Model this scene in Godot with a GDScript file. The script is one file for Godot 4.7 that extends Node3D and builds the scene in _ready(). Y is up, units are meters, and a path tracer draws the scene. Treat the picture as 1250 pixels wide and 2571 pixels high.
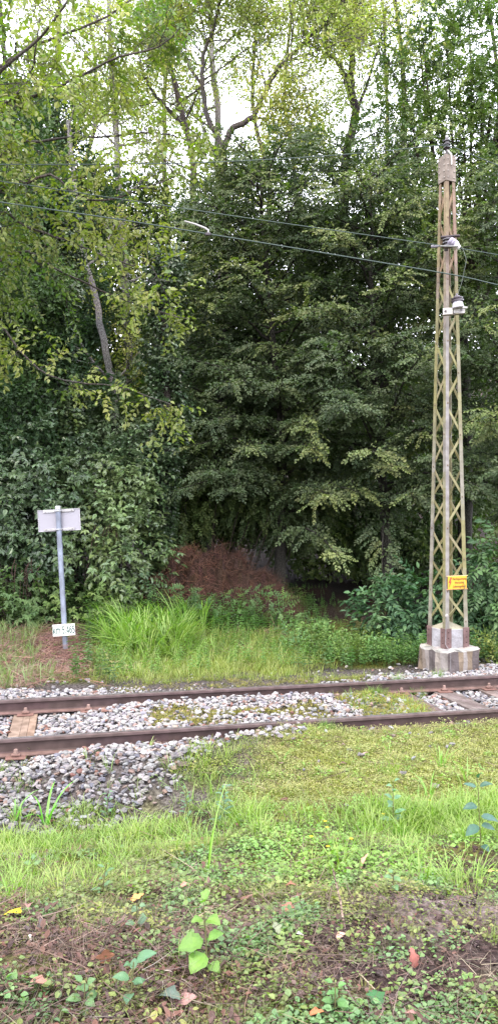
extends Node3D

# ------------------------------------------------------------------ mesh buffer
class Buf:
	var v := PackedVector3Array()
	var n := PackedVector3Array()
	var c := PackedColorArray()
	func flat(a: Vector3, b: Vector3, d: Vector3, col: Color) -> void:
		var m := (d - a).cross(b - a).normalized()
		v.push_back(a); v.push_back(b); v.push_back(d)
		n.push_back(m); n.push_back(m); n.push_back(m)
		c.push_back(col); c.push_back(col); c.push_back(col)
	func flat_out(a: Vector3, b: Vector3, d: Vector3, centre: Vector3, col: Color) -> void:
		if (d - a).cross(b - a).dot((a + b + d) / 3.0 - centre) >= 0.0:
			flat(a, b, d, col)
		else:
			flat(a, d, b, col)
	func quad_out(a: Vector3, b: Vector3, d: Vector3, e: Vector3, centre: Vector3, col: Color) -> void:
		flat_out(a, b, d, centre, col)
		flat_out(a, d, e, centre, col)
	func soft(a: Vector3, b: Vector3, d: Vector3, na: Vector3, nb: Vector3, nd: Vector3, ca: Color, cb: Color, cd: Color) -> void:
		if (d - a).cross(b - a).dot(na + nb + nd) >= 0.0:
			v.push_back(a); v.push_back(b); v.push_back(d)
			n.push_back(na); n.push_back(nb); n.push_back(nd)
			c.push_back(ca); c.push_back(cb); c.push_back(cd)
		else:
			v.push_back(a); v.push_back(d); v.push_back(b)
			n.push_back(na); n.push_back(nd); n.push_back(nb)
			c.push_back(ca); c.push_back(cd); c.push_back(cb)
	func tube(pts: Array, rad: Array, sides: int, cols: Array, caps := true) -> void:
		var rings := []
		var norms := []
		var side := Vector3.RIGHT
		for i in pts.size():
			var t: Vector3 = (pts[mini(i + 1, pts.size() - 1)] - pts[maxi(i - 1, 0)]).normalized()
			if i == 0:
				side = t.cross(Vector3(0.31, 0.17, 0.93)).normalized()
			side = (side - t * side.dot(t)).normalized()
			var up := t.cross(side)
			var ring := PackedVector3Array()
			var nn := PackedVector3Array()
			for k in sides:
				var a := TAU * k / sides
				var o := side * cos(a) + up * sin(a)
				ring.push_back(pts[i] + o * rad[i])
				nn.push_back(o)
			rings.push_back(ring)
			norms.push_back(nn)
		for i in pts.size() - 1:
			var ca: Color = cols[i % cols.size()]
			var cb: Color = cols[(i + 1) % cols.size()]
			for k in sides:
				var l := (k + 1) % sides
				soft(rings[i][k], rings[i][l], rings[i + 1][l], norms[i][k], norms[i][l], norms[i + 1][l], ca, ca, cb)
				soft(rings[i][k], rings[i + 1][l], rings[i + 1][k], norms[i][k], norms[i + 1][l], norms[i + 1][k], ca, cb, cb)
		if caps:
			for e in [0, pts.size() - 1]:
				var mid: Vector3 = pts[pts.size() / 2]
				if e == pts.size() / 2:
					mid = pts[0]
				for k in range(1, sides - 1):
					flat_out(rings[e][0], rings[e][k], rings[e][k + 1], mid, cols[e % cols.size()])
	func lathe(prof: Array, sides: int, col: Color, at := Transform3D()) -> void:
		for i in prof.size() - 1:
			var a: Vector2 = prof[i]
			var b: Vector2 = prof[i + 1]
			var e := (b - a).normalized()
			for k in sides:
				var t0 := TAU * k / sides
				var t1 := TAU * (k + 1) / sides
				var u0 := Vector3(cos(t0), 0, sin(t0))
				var u1 := Vector3(cos(t1), 0, sin(t1))
				var n0 := at.basis * (u0 * e.y - Vector3.UP * e.x)
				var n1 := at.basis * (u1 * e.y - Vector3.UP * e.x)
				var p := [at * (u0 * a.x + Vector3.UP * a.y), at * (u1 * a.x + Vector3.UP * a.y), at * (u1 * b.x + Vector3.UP * b.y), at * (u0 * b.x + Vector3.UP * b.y)]
				soft(p[0], p[1], p[2], n0, n1, n1, col, col, col)
				soft(p[0], p[2], p[3], n0, n1, n0, col, col, col)
	func box(at: Transform3D, size: Vector3, col: Color, bevel := 0.0) -> void:
		var h := size / 2.0
		var ctr := at.origin
		var b := minf(bevel, minf(h.x, minf(h.y, h.z)) * 0.9)
		var f := func(x: float, y: float, z: float) -> Vector3: return at * Vector3(x, y, z)
		for s in [-1.0, 1.0]:
			quad_out(f.call(s * h.x, -h.y + b, -h.z + b), f.call(s * h.x, h.y - b, -h.z + b), f.call(s * h.x, h.y - b, h.z - b), f.call(s * h.x, -h.y + b, h.z - b), ctr, col)
			quad_out(f.call(-h.x + b, s * h.y, -h.z + b), f.call(h.x - b, s * h.y, -h.z + b), f.call(h.x - b, s * h.y, h.z - b), f.call(-h.x + b, s * h.y, h.z - b), ctr, col)
			quad_out(f.call(-h.x + b, -h.y + b, s * h.z), f.call(h.x - b, -h.y + b, s * h.z), f.call(h.x - b, h.y - b, s * h.z), f.call(-h.x + b, h.y - b, s * h.z), ctr, col)
		if b > 0.0:
			for s in [-1.0, 1.0]:
				for t in [-1.0, 1.0]:
					quad_out(f.call(s * h.x, t * (h.y - b), -h.z + b), f.call(s * (h.x - b), t * h.y, -h.z + b), f.call(s * (h.x - b), t * h.y, h.z - b), f.call(s * h.x, t * (h.y - b), h.z - b), ctr, col)
					quad_out(f.call(s * h.x, -h.y + b, t * (h.z - b)), f.call(s * (h.x - b), -h.y + b, t * h.z), f.call(s * (h.x - b), h.y - b, t * h.z), f.call(s * h.x, h.y - b, t * (h.z - b)), ctr, col)
					quad_out(f.call(-h.x + b, s * h.y, t * (h.z - b)), f.call(-h.x + b, s * (h.y - b), t * h.z), f.call(h.x - b, s * (h.y - b), t * h.z), f.call(h.x - b, s * h.y, t * (h.z - b)), ctr, col)
					for w in [-1.0, 1.0]:
						flat_out(f.call(s * h.x, t * (h.y - b), w * (h.z - b)), f.call(s * (h.x - b), t * h.y, w * (h.z - b)), f.call(s * (h.x - b), t * (h.y - b), w * h.z), ctr, col)
	# a leaf of four faces folded along its midrib
	func leaf(base: Vector3, dir: Vector3, up: Vector3, length: float, width: float, col: Color, fold := 0.18, droop := 0.12) -> void:
		var d := dir.normalized()
		var s := d.cross(up).normalized()
		var u := s.cross(d)
		var l1 := base + d * length * 0.33 + s * width * 0.5 + u * width * fold
		var l2 := base + d * length * 0.68 + s * width * 0.38 + u * (width * fold - length * droop * 0.4)
		var r1 := base + d * length * 0.33 - s * width * 0.5 + u * width * fold
		var r2 := base + d * length * 0.68 - s * width * 0.38 + u * (width * fold - length * droop * 0.4)
		var tip := base + d * length - u * length * droop
		flat(base, l1, l2, col); flat(base, l2, tip, col)
		flat(base, r2, r1, col); flat(base, tip, r2, col)
	# a curved, tapering blade
	func blade(base: Vector3, dir: Vector3, bend: Vector3, length: float, width: float, col: Color, tipcol: Color, steps := 3) -> void:
		var s := dir.cross(bend).normalized()
		if s.length() < 0.5:
			s = Vector3.RIGHT
		var last := [base - s * width * 0.5, base + s * width * 0.5]
		for i in range(1, steps + 1):
			var t := float(i) / steps
			var p := base + dir * length * t * (1.0 - 0.25 * t) + bend * length * t * t
			var cc := col.lerp(tipcol, t)
			if i == steps:
				flat(last[0], last[1], p, cc)
			else:
				var w := width * (1.0 - 0.55 * t)
				var a := p - s * w * 0.5
				var b := p + s * w * 0.5
				flat(last[0], last[1], b, cc)
				flat(last[0], b, a, cc)
				last = [a, b]
	func mesh() -> ArrayMesh:
		var m := ArrayMesh.new()
		var arr := []
		arr.resize(Mesh.ARRAY_MAX)
		arr[Mesh.ARRAY_VERTEX] = v
		arr[Mesh.ARRAY_NORMAL] = n
		arr[Mesh.ARRAY_COLOR] = c
		m.add_surface_from_arrays(Mesh.PRIMITIVE_TRIANGLES, arr)
		return m

# copies of one mesh that make up a mass of foliage or gravel
class Copies:
	var t: Array[Transform3D] = []
	var c := PackedColorArray()
	func put(x: Transform3D, col: Color) -> void:
		t.push_back(x)
		c.push_back(col)

# ------------------------------------------------------------------ globals
const CAM_Y := 2.08
const FOCAL := 1942.0
const HORIZON := 1300.0
var rng := RandomNumberGenerator.new()
var bumps := FastNoiseLite.new()
var broad := FastNoiseLite.new()
var M := {}
var SP := {}
var taken := {}
const TD := Vector3(0.9744, 0.0, -0.2250)     # along the track, to the right
const TN := Vector3(-0.2250, 0.0, -0.9744)    # across the track, away from the camera
const TC := Vector3(0.0, 0.0, -8.05)          # a point on its centre line

func rr(a: float, b: float) -> float: return rng.randf_range(a, b)
func rc(c: Color, v: float) -> Color:
	var k := rr(1.0 - v, 1.0 + v)
	return Color(c.r * k * rr(1.0 - v * 0.4, 1.0 + v * 0.4), c.g * k, c.b * k * rr(1.0 - v * 0.4, 1.0 + v * 0.4))
func rdir() -> Vector3:
	var z := rr(-1, 1)
	var a := rr(0, TAU)
	var s := sqrt(1.0 - z * z)
	return Vector3(s * cos(a), z, s * sin(a))
# a place surveyed from the photograph: column, row and the distance at which the thing stands
func at(px: float, py: float, depth: float) -> Vector3:
	return Vector3((px - 625.0) / FOCAL * depth, CAM_Y + (HORIZON - py) / FOCAL * depth, -depth)
func gx(px: float, depth: float) -> float: return (px - 625.0) / FOCAL * depth
func onway(s: float, p: float, y: float) -> Vector3: return TC + TD * s + TN * p + Vector3(0, y, 0)
func across(x: float, z: float) -> float: return (Vector3(x, 0, z) - TC).dot(TN)
func along(x: float, z: float) -> float: return (Vector3(x, 0, z) - TC).dot(TD)
func ss(a: float, b: float, x: float) -> float: return smoothstep(a, b, x)
func bas(f: Vector3, u: Vector3) -> Basis:
	var z := f.normalized()
	var x := u.cross(z)
	if x.length() < 0.01:
		x = Vector3(0.3, 0.2, 0.9).cross(z)
	x = x.normalized()
	return Basis(x, z.cross(x), z)

# height of the ground
func H(x: float, z: float) -> float:
	var p := across(x, z)
	var d := -z
	var h := -0.05
	# beyond the track: a gravel ditch, then a bank that climbs into the wood
	h += 0.10 * ss(2.2, 3.6, p) + 0.16 * ss(3.2, 5.0, p) + 0.40 * ss(4.4, 8.0, p)
	h += maxf(0.0, p - 8.0) * 0.10 + maxf(0.0, p - 22.0) * 0.14
	# the left shoulder of the ballast falls away, the right side is level turf
	var left := 1.0 - ss(-1.0, 0.1, x)
	h -= 0.20 * ss(-1.1, -2.3, p) * left
	# stones are heaped between the rails in the middle; turf has grown up against the near rail on the right
	var s := along(x, z)
	h += 0.075 * ss(-1.9, -0.9, s) * (1.0 - ss(1.6, 2.1, s)) * (1.0 - ss(0.60, 0.70, absf(p)))
	h += 0.105 * ss(-1.0, 0.5, s) * ss(-0.79, -0.90, p) * ss(-3.4, -2.2, p)
	h += 0.085 * ss(-2.3, -1.5, s) * (1.0 - ss(0.2, 0.9, s)) * ss(-0.79, -0.87, p) * ss(-1.9, -1.1, p)
	h += 0.095 * ss(0.84, 0.98, p) * (1.0 - ss(2.0, 3.4, p))
	# the bank on which the photographer stands
	h += (0.48 + 0.20 * left) * ss(6.0, 2.5, d)
	var amp := 0.006 + 0.05 * ss(-1.6, -2.6, p) + 0.05 * ss(2.2, 3.5, p)
	h += bumps.get_noise_2d(x * 9.0, z * 9.0) * amp + bumps.get_noise_2d(x * 31.0, z * 31.0) * amp * 0.5
	h += broad.get_noise_2d(x, z) * 0.25 * ss(6.0, 12.0, p)
	return h
func gp(x: float, z: float, up := 0.0) -> Vector3: return Vector3(x, H(x, z) + up, z)

# ------------------------------------------------------------------ scene objects
func numbered(called: String) -> String:
	var k: int = taken.get(called, 0)
	taken[called] = k + 1
	return called if k == 0 else "%s_%03d" % [called, k]
func tag(o: Node, label: String, category: String, group := "") -> Node:
	o.set_meta("label", label)
	o.set_meta("category", category)
	if group != "":
		o.set_meta("group", group)
	return o
func thing(called: String, label: String, category: String, where: Vector3, group := "") -> Node3D:
	var o := Node3D.new()
	o.name = numbered(called)
	add_child(o, true)
	o.position = where
	tag(o, label, category, group)
	return o
# a named mesh; its points are given in the world and moved to the parent's origin
func put(called: String, m: Mesh, mat: Material, parent: Node3D = null, kind := "") -> MeshInstance3D:
	var o := MeshInstance3D.new()
	o.mesh = m
	o.material_override = mat
	if parent == null:
		o.name = numbered(called)
		add_child(o, true)
	else:
		o.name = called
		parent.add_child(o, true)
	if kind != "":
		o.set_meta("kind", kind)
	return o
func world_part(called: String, b: Buf, mat: Material, parent: Node3D, kind := "") -> MeshInstance3D:
	var o := put(called, b.mesh(), mat, parent, kind)
	o.position = -parent.position
	return o
func mass(called: String, cp: Copies, m: Mesh, mat: Material, parent: Node3D = null) -> MultiMeshInstance3D:
	if cp.t.is_empty():
		return null
	var mm := MultiMesh.new()
	mm.transform_format = MultiMesh.TRANSFORM_3D
	mm.use_colors = true
	mm.mesh = m
	mm.instance_count = cp.t.size()
	for i in cp.t.size():
		mm.set_instance_transform(i, cp.t[i])
		mm.set_instance_color(i, cp.c[i])
	var o := MultiMeshInstance3D.new()
	o.multimesh = mm
	o.material_override = mat
	if parent == null:
		o.name = numbered(called)
		add_child(o, true)
	else:
		o.name = called
		parent.add_child(o, true)
		o.position = -parent.position
	o.set_meta("kind", "stuff")
	return o

# ------------------------------------------------------------------ materials
func noise_tex(seed_: int, freq: float, lo: Color, hi: Color, size := 512, octaves := 4) -> NoiseTexture2D:
	var f := FastNoiseLite.new()
	f.seed = seed_
	f.frequency = freq
	f.fractal_octaves = octaves
	var g := Gradient.new()
	g.set_color(0, lo); g.set_color(1, hi)
	g.set_offset(0, 0.25); g.set_offset(1, 0.75)
	var t := NoiseTexture2D.new()
	t.width = size; t.height = size
	t.seamless = true
	t.noise = f
	t.color_ramp = g
	return t
func surf(rough: float, tex: Texture2D = null, scale := 1.0, bump: Texture2D = null, depth := 0.0, metal := 0.0, spec := 0.5) -> StandardMaterial3D:
	var m := StandardMaterial3D.new()
	m.vertex_color_use_as_albedo = true
	m.roughness = rough
	m.metallic = metal
	m.metallic_specular = spec
	if tex or bump:
		m.uv1_triplanar = true
		m.uv1_world_triplanar = true
		m.uv1_scale = Vector3.ONE * scale
	if tex:
		m.albedo_texture = tex
	if bump:
		m.heightmap_enabled = true
		m.heightmap_texture = bump
		m.heightmap_scale = depth
	return m
func leafmat(rough: float, back: Color, spec := 0.5) -> StandardMaterial3D:
	var m := surf(rough, null, 1.0, null, 0.0, 0.0, spec)
	m.backlight_enabled = true
	m.backlight = back
	m.cull_mode = BaseMaterial3D.CULL_DISABLED
	return m
func make_materials() -> void:
	var grain := noise_tex(11, 0.006, Color(0.80, 0.79, 0.78), Color(1, 1, 1))
	var fine := noise_tex(12, 0.02, Color(0.55, 0.54, 0.53), Color(1, 1, 1))
	var rough := noise_tex(13, 0.035, Color(0, 0, 0), Color(1, 1, 1))
	M.leaf = leafmat(0.5, Color(0.66, 0.80, 0.30), 0.36)
	M.leaf_glossy = leafmat(0.30, Color(0.25, 0.34, 0.12))
	M.leaf_thin = leafmat(0.5, Color(0.80, 0.95, 0.35))
	M.dry = leafmat(0.7, Color(0.25, 0.18, 0.1), 0.3)
	M.bark = surf(0.9, fine, 3.0, rough, 1.2, 0.0, 0.25)
	M.stone = surf(0.9, grain, 5.0, null, 0.0, 0.0, 0.3)
	M.soil = surf(0.95, fine, 2.3, rough, 1.0, 0.0, 0.2)
	M.rust = surf(0.75, grain, 2.0, null, 0.0, 0.1, 0.4)
	M.tread = surf(0.38, grain, 3.0, null, 0.0, 0.8, 0.5)
	M.paint = surf(0.6, grain, 1.5, null, 0.0, 0.0, 0.4)
	M.concrete = surf(0.92, grain, 1.4, rough, 0.3, 0.0, 0.25)
	M.wood = surf(0.85, grain, 1.6, null, 0.0, 0.0, 0.25)
	M.zinc = surf(0.5, grain, 1.0, null, 0.0, 0.25, 0.5)
	M.enamel = surf(0.4)
	M.glaze = surf(0.22, null, 1.0, null, 0.0, 0.0, 0.6)
	M.wire = surf(0.6, null, 1.0, null, 0.0, 0.4, 0.5)

# ------------------------------------------------------------------ foliage units, each about 0.2 to 0.5 m long, along +z
func twig_col() -> Color: return Color(0.05, 0.04, 0.03)
func unit_alternate(length: float, count: int, L: float, W: float, flatness: float, droop: float) -> ArrayMesh:
	var b := Buf.new()
	var pts := []
	var rad := []
	for i in 4:
		var t := i / 3.0
		pts.push_back(Vector3(rr(-0.01, 0.01), -droop * t * t * length, t * length))
		rad.push_back(0.0035 * (1.0 - 0.7 * t))
	b.tube(pts, rad, 3, [twig_col()], false)
	for i in count:
		var t := (i + 0.6) / count
		var s := 1.0 if i % 2 == 0 else -1.0
		var base := Vector3(0, -droop * t * t * length, t * length)
		var d := Vector3(s * rr(0.7, 1.0), rr(-0.25, 0.15) * flatness - droop * 0.5 * t, rr(0.35, 0.9))
		if i == count - 1:
			d = Vector3(0.1 * s, -droop, 1)
		var up := Vector3(rr(-0.35, 0.35) * flatness, 1, rr(-0.4, 0.4) * flatness)
		b.leaf(base, d, up, L * rr(0.7, 1.15), W * rr(0.8, 1.15), rc(Color(1, 1, 1), 0.22), rr(0.05, 0.3), rr(0.05, 0.25))
	return b.mesh()
func unit_hanging(length: float, count: int, L: float, W: float) -> ArrayMesh:
	var b := Buf.new()
	b.tube([Vector3.ZERO, Vector3(0, 0.01, length * 0.5), Vector3(0, -0.03, length)], [0.004, 0.003, 0.0015], 3, [twig_col()], false)
	for i in count:
		var t := (i + 0.5) / count
		var a := i * 2.4 + rr(-0.4, 0.4)
		var d := Vector3(sin(a) * 0.8, -0.35 + cos(a) * 0.35, rr(0.2, 0.9))
		b.leaf(Vector3(0, 0, t * length) + d * 0.015, d, Vector3(rr(-0.5, 0.5), 1, rr(-0.5, 0.5)), L * rr(0.65, 1.2), W * rr(0.75, 1.2), rc(Color(1, 1, 1), 0.22), rr(0.05, 0.3), rr(0.1, 0.35))
	return b.mesh()
func unit_cluster(radius: float, count: int, L: float, W: float) -> ArrayMesh:
	var b := Buf.new()
	for i in 4:
		var e := rdir() * radius * 0.8
		b.tube([Vector3.ZERO, e * 0.5 + rdir() * 0.02, e], [0.004, 0.003, 0.0015], 3, [twig_col()], false)
	for i in count:
		var o := rdir() * radius * pow(rr(0.05, 1), 0.5)
		b.leaf(o, (o.normalized() + rdir() * 0.9).normalized(), (Vector3.UP + rdir() * 0.8).normalized(), L * rr(0.7, 1.2), W * rr(0.8, 1.2), rc(Color(1, 1, 1), 0.22), rr(0.05, 0.3), rr(0.0, 0.3))
	return b.mesh()
func unit_palmate(L: float, W: float, arms: int) -> ArrayMesh:
	var b := Buf.new()
	for k in 3:
		var hub := Vector3(rr(-0.08, 0.08), rr(-0.05, 0.05), 0.05 + 0.10 * k)
		b.tube([Vector3(0, -0.02, 0.06 * k), hub], [0.002, 0.002], 3, [twig_col()], false)
		var tilt := (Vector3(0, 1, 0.5) + rdir() * 0.5).normalized()
		var x := tilt.cross(Vector3(0, 0, 1)).normalized()
		var y := x.cross(tilt)
		for i in arms:
			var a := (float(i) / (arms - 1) - 0.5) * 4.2 + rr(-0.15, 0.15)
			b.leaf(hub, -y * cos(a) * -1.0 + x * sin(a) - tilt * 0.25, tilt, L * rr(0.75, 1.15), W * rr(0.8, 1.1), rc(Color(1, 1, 1), 0.2), rr(0.05, 0.25), rr(0.05, 0.25))
	return b.mesh()
func unit_herb(height: float, pairs: int, L: float, W: float) -> ArrayMesh:   # upright along +y
	var b := Buf.new()
	var lean := Vector3(rr(-0.15, 0.15), 0, rr(-0.15, 0.15))
	var top := Vector3(0, height, 0) + lean * height
	b.tube([Vector3.ZERO, top * 0.5 - lean * 0.1 * height, top], [0.004, 0.0035, 0.002], 3, [Color(0.8, 0.8, 0.6)], false)
	for i in pairs:
		var t := 0.2 + 0.8 * (i + 1.0) / pairs
		var a := i * 1.57 + rr(-0.3, 0.3)
		var k := (1.15 - 0.6 * t) if i < pairs - 1 else 0.45
		for s in [0.0, PI]:
			var d := Vector3(cos(a + s), rr(0.0, 0.45), sin(a + s))
			b.leaf(top * t, d, Vector3.UP + rdir() * 0.2, L * k * rr(0.85, 1.15), W * k * rr(0.85, 1.15), rc(Color(1, 1, 1), 0.18), rr(0.05, 0.25), rr(0.15, 0.4))
	return b.mesh()
func unit_grass(count: int, length: float, width: float, spread: float, bend: float, stepn := 3) -> ArrayMesh:
	var b := Buf.new()
	for i in count:
		var a := rr(0, TAU)
		var o := Vector3(cos(a), 0, sin(a)) * spread * sqrt(rr(0, 1))
		var lean := Vector3(cos(a), 0, sin(a))
		var d := (Vector3.UP + lean * rr(0.0, 0.45) + rdir() * 0.12).normalized()
		var bd := (lean * rr(0.3, 1.0) * bend - Vector3.UP * bend * rr(0.1, 0.5))
		var k := rc(Color(1, 1, 1), 0.2)
		b.blade(o, d, bd, length * rr(0.45, 1.1), width * rr(0.7, 1.2), k * 0.9, k * 1.08, stepn)
	return b.mesh()
func unit_rosette(count: int, radius: float, L: float, W: float) -> ArrayMesh:
	var b := Buf.new()
	for i in count:
		var a := rr(0, TAU)
		var r := radius * sqrt(rr(0, 1))
		var o := Vector3(cos(a) * r, rr(0.004, 0.03), sin(a) * r)
		b.leaf(o, Vector3(cos(a + rr(-1, 1)), rr(-0.1, 0.4), sin(a + rr(-1, 1))), Vector3.UP + rdir() * 0.45, L * rr(0.6, 1.25), W * rr(0.7, 1.2), rc(Color(1, 1, 1), 0.25), rr(0.0, 0.2), rr(0.0, 0.25))
	return b.mesh()
func unit_straw(count: int, radius: float, length: float, width: float) -> ArrayMesh:
	var b := Buf.new()
	for i in count:
		var a := rr(0, TAU)
		var o := Vector3(rr(-1, 1) * radius, rr(0.003, 0.03), rr(-1, 1) * radius)
		b.blade(o, Vector3(cos(a), rr(-0.05, 0.25), sin(a)).normalized(), rdir() * 0.55, length * rr(0.3, 1.1), width * rr(0.6, 1.2), rc(Color(1, 1, 1), 0.3), rc(Color(1, 1, 1), 0.3))
	return b.mesh()
func unit_stone(k: int) -> ArrayMesh:
	# a broken stone: a rough box of eight corners with some corners cut in, flat faces
	var b := Buf.new()
	var s := Vector3(rr(0.85, 1.3), rr(0.45, 0.8), rr(0.6, 1.0))
	var ring := []
	for j in 3:
		var row := []
		for i in 6:
			var a := TAU * (i + rr(-0.46, 0.46)) / 6.0 + j * 0.3
			var r: float = [0.70, 1.0, 0.62][j] * rr(0.70, 1.2)
			row.push_back(Vector3(cos(a) * r * s.x, ([-0.7, rr(-0.15, 0.2), 0.72][j] + rr(-0.12, 0.12)) * s.y, sin(a) * r * s.z) * 0.5)
		ring.push_back(row)
	for j in 2:
		for i in 6:
			var l := (i + 1) % 6
			b.flat_out(ring[j][i], ring[j][l], ring[j + 1][l], Vector3.ZERO, Color(1, 1, 1))
			b.flat_out(ring[j][i], ring[j + 1][l], ring[j + 1][i], Vector3.ZERO, Color(1, 1, 1))
	for i in range(1, 5):
		b.flat_out(ring[2][0], ring[2][i], ring[2][i + 1], Vector3.ZERO, Color(1, 1, 1))
		b.flat_out(ring[0][0], ring[0][i], ring[0][i + 1], Vector3.ZERO, Color(1, 1, 1))
	return b.mesh()
func make_units() -> void:
	SP.hornbeam = [unit_alternate(0.34, 15, 0.066, 0.040, 1.8, 0.15), unit_alternate(0.30, 13, 0.062, 0.038, 2.4, 0.3), unit_alternate(0.38, 17, 0.068, 0.041, 2.1, 0.4)]
	SP.walnut = [unit_hanging(0.36, 8, 0.092, 0.052), unit_hanging(0.32, 8, 0.080, 0.048), unit_alternate(0.30, 9, 0.085, 0.046, 1.8, 0.3)]
	SP.airy = [unit_cluster(0.32, 17, 0.078, 0.042), unit_cluster(0.38, 20, 0.070, 0.040)]
	SP.mixed = [unit_cluster(0.17, 13, 0.058, 0.037)]
	SP.dense = [unit_cluster(0.22, 26, 0.090, 0.052), unit_cluster(0.20, 22, 0.080, 0.050)]
	SP.creeper = [unit_palmate(0.098, 0.046, 5), unit_palmate(0.085, 0.042, 5)]
	SP.ivy = [unit_cluster(0.13, 18, 0.07, 0.058), unit_cluster(0.15, 18, 0.065, 0.05)]
	SP.dogwood = [unit_alternate(0.42, 10, 0.145, 0.066, 1.3, 0.30), unit_alternate(0.36, 8, 0.135, 0.062, 1.5, 0.45)]
	SP.nettle = [unit_herb(0.55, 7, 0.11, 0.06), unit_herb(0.42, 6, 0.10, 0.055), unit_herb(0.65, 8, 0.11, 0.05)]
	SP.tallgrass = [unit_grass(9, 0.85, 0.017, 0.10, 0.55, 5), unit_grass(7, 0.75, 0.018, 0.12, 0.85, 5)]
	SP.grass = [unit_grass(10, 0.16, 0.0048, 0.05, 0.4), unit_grass(9, 0.22, 0.005, 0.05, 0.5), unit_grass(12, 0.10, 0.004, 0.06, 0.5)]
	SP.finegrass = [unit_grass(34, 0.22, 0.003, 0.07, 0.35), unit_grass(30, 0.17, 0.003, 0.06, 0.45)]
	SP.rosette = [unit_rosette(13, 0.075, 0.024, 0.019), unit_rosette(10, 0.085, 0.030, 0.023), unit_rosette(16, 0.07, 0.017, 0.014)]
	SP.moss = [unit_grass(40, 0.035, 0.0035, 0.06, 0.6, 2), unit_rosette(36, 0.06, 0.010, 0.008)]
	SP.straw = [unit_straw(12, 0.06, 0.11, 0.0026), unit_straw(8, 0.09, 0.24, 0.0032), unit_straw(16, 0.07, 0.15, 0.0022)]
	SP.litter = [unit_rosette(8, 0.09, 0.05, 0.03), unit_straw(8, 0.07, 0.09, 0.004)]
	SP.stone = []
	for k in 7:
		SP.stone.push_back(unit_stone(k))

# ------------------------------------------------------------------ trees
func path(pts: Array, steps: int, wob: float) -> Array:      # a smooth line through the waypoints, with a little wander
	var cv := Curve3D.new()
	for i in pts.size():
		var t: Vector3 = (pts[mini(i + 1, pts.size() - 1)] - pts[maxi(i - 1, 0)]) / 6.0
		cv.add_point(pts[i], -t, t)
	var out := []
	var len_ := cv.get_baked_length()
	for i in steps + 1:
		var p := cv.sample_baked(len_ * i / steps, true)
		if i > 0 and i < steps:
			p += rdir() * wob
		out.push_back(p)
	return out
func taper(n: int, r0: float, r1: float) -> Array:
	var out := []
	for i in n:
		out.push_back(lerpf(r0, r1, pow(float(i) / (n - 1), 0.8)))
	return out
# a branch that divides; every last twig gives places for foliage
func grow(b: Buf, p: Vector3, dir: Vector3, length: float, r: float, depth: int, sites: Array, q: Dictionary) -> void:
	var n := 5
	var pts := [p]
	var d := dir.normalized()
	var pos := p
	for i in n:
		d = (d + rdir() * q.get("wiggle", 0.28) + Vector3.UP * q.get("lift", 0.05)).normalized()
		pos += d * length / n
		pts.push_back(pos)
	b.tube(pts, taper(n + 1, r, maxf(r * 0.35, 0.003)), 5 if r > 0.02 else 3, [q.bark], false)
	if depth == 0:
		for i in range(1, n + 1):
			sites.push_back([pts[i], (pts[i] - pts[i - 1]).normalized()])
		return
	for k in int(q.get("kids", 5)):
		var t := rr(0.25, 1.0)
		var i := mini(int(t * n), n - 1)
		var s: Vector3 = pts[i].lerp(pts[i + 1], fmod(t * n, 1.0))
		var ax: Vector3 = (pts[i + 1] - pts[i]).normalized()
		var side := rdir()
		side = (side - ax * side.dot(ax)).normalized()
		grow(b, s, ax * 0.75 + side * q.get("open", 0.8), length * rr(0.4, 0.65), r * 0.5, depth - 1, sites, q)
func crown(parent: Node3D, sites: Array, units: Array, mat: Material, tint: Color, alt: Color, q: Dictionary) -> void:
	var cps := []
	for u in units:
		cps.push_back(Copies.new())
	var per: float = q.get("per", 1.0)
	for s in sites:
		var k := int(per) + (1 if rng.randf() < fmod(per, 1.0) else 0)
		var patch := ss(-0.25, 0.35, broad.get_noise_3d(s[0].x * 2.0, s[0].y * 2.0, s[0].z * 2.0))
		for j in k:
			var f: Vector3 = (s[1] + rdir() * q.get("scatter", 0.8) + Vector3.DOWN * q.get("hang", 0.1)).normalized()
			var u: Vector3 = (Vector3.UP + rdir() * q.get("tumble", 0.4)).normalized()
			var z := rr(0.75, 1.2) * float(q.get("size", 1.0))
			cps[rng.randi() % units.size()].put(Transform3D(bas(f, u).scaled_local(Vector3.ONE * z), s[0] + rdir() * q.get("jitter", 0.06)), rc(tint.lerp(alt, clampf(patch + rr(-0.3, 0.3), 0, 1)), 0.22))
	for i in units.size():
		mass("crown", cps[i], units[i], mat, parent)
	if q.has("singles"):
		var near := sites.filter(func(s: Array) -> bool: return s[0].x > s[0].z * 0.36 and s[0].z > -10.3)
		var places := []
		for k in int(q.singles):
			var s: Array = near[rng.randi() % near.size()]
			places.push_back(Transform3D(bas((s[1] + rdir() * 0.9 + Vector3.DOWN * 0.3), (Vector3(0, 0.6, 0.7) + rdir() * 0.6).normalized()).scaled_local(Vector3.ONE * rr(0.8, 1.15)), s[0] + rdir() * 0.1))
		single_leaves(parent, places, 0.095, 0.056, [tint, alt], mat)
# single leaves that can be told apart, nearest the eye
func single_leaves(parent: Node3D, places: Array, L: float, W: float, tints: Array, mat: StandardMaterial3D) -> void:
	var forms := []
	for k in 4:
		forms.push_back(broad_leaf(L * rr(0.9, 1.1), W * rr(0.9, 1.1), rr(0.02, 0.18), rr(0.1, 0.3), 0.03, Color(1, 1, 1), 4))
	var mats := []
	for k in 8:
		var m: StandardMaterial3D = mat.duplicate()
		m.albedo_color = rc(tints[0].lerp(tints[1], k / 7.0), 0.15).linear_to_srgb()
		mats.push_back(m)
	for x in places:
		var o := put("leaf", forms[rng.randi() % 4], mats[rng.randi() % 8], parent)
		o.transform = x.translated(-parent.position)
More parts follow.
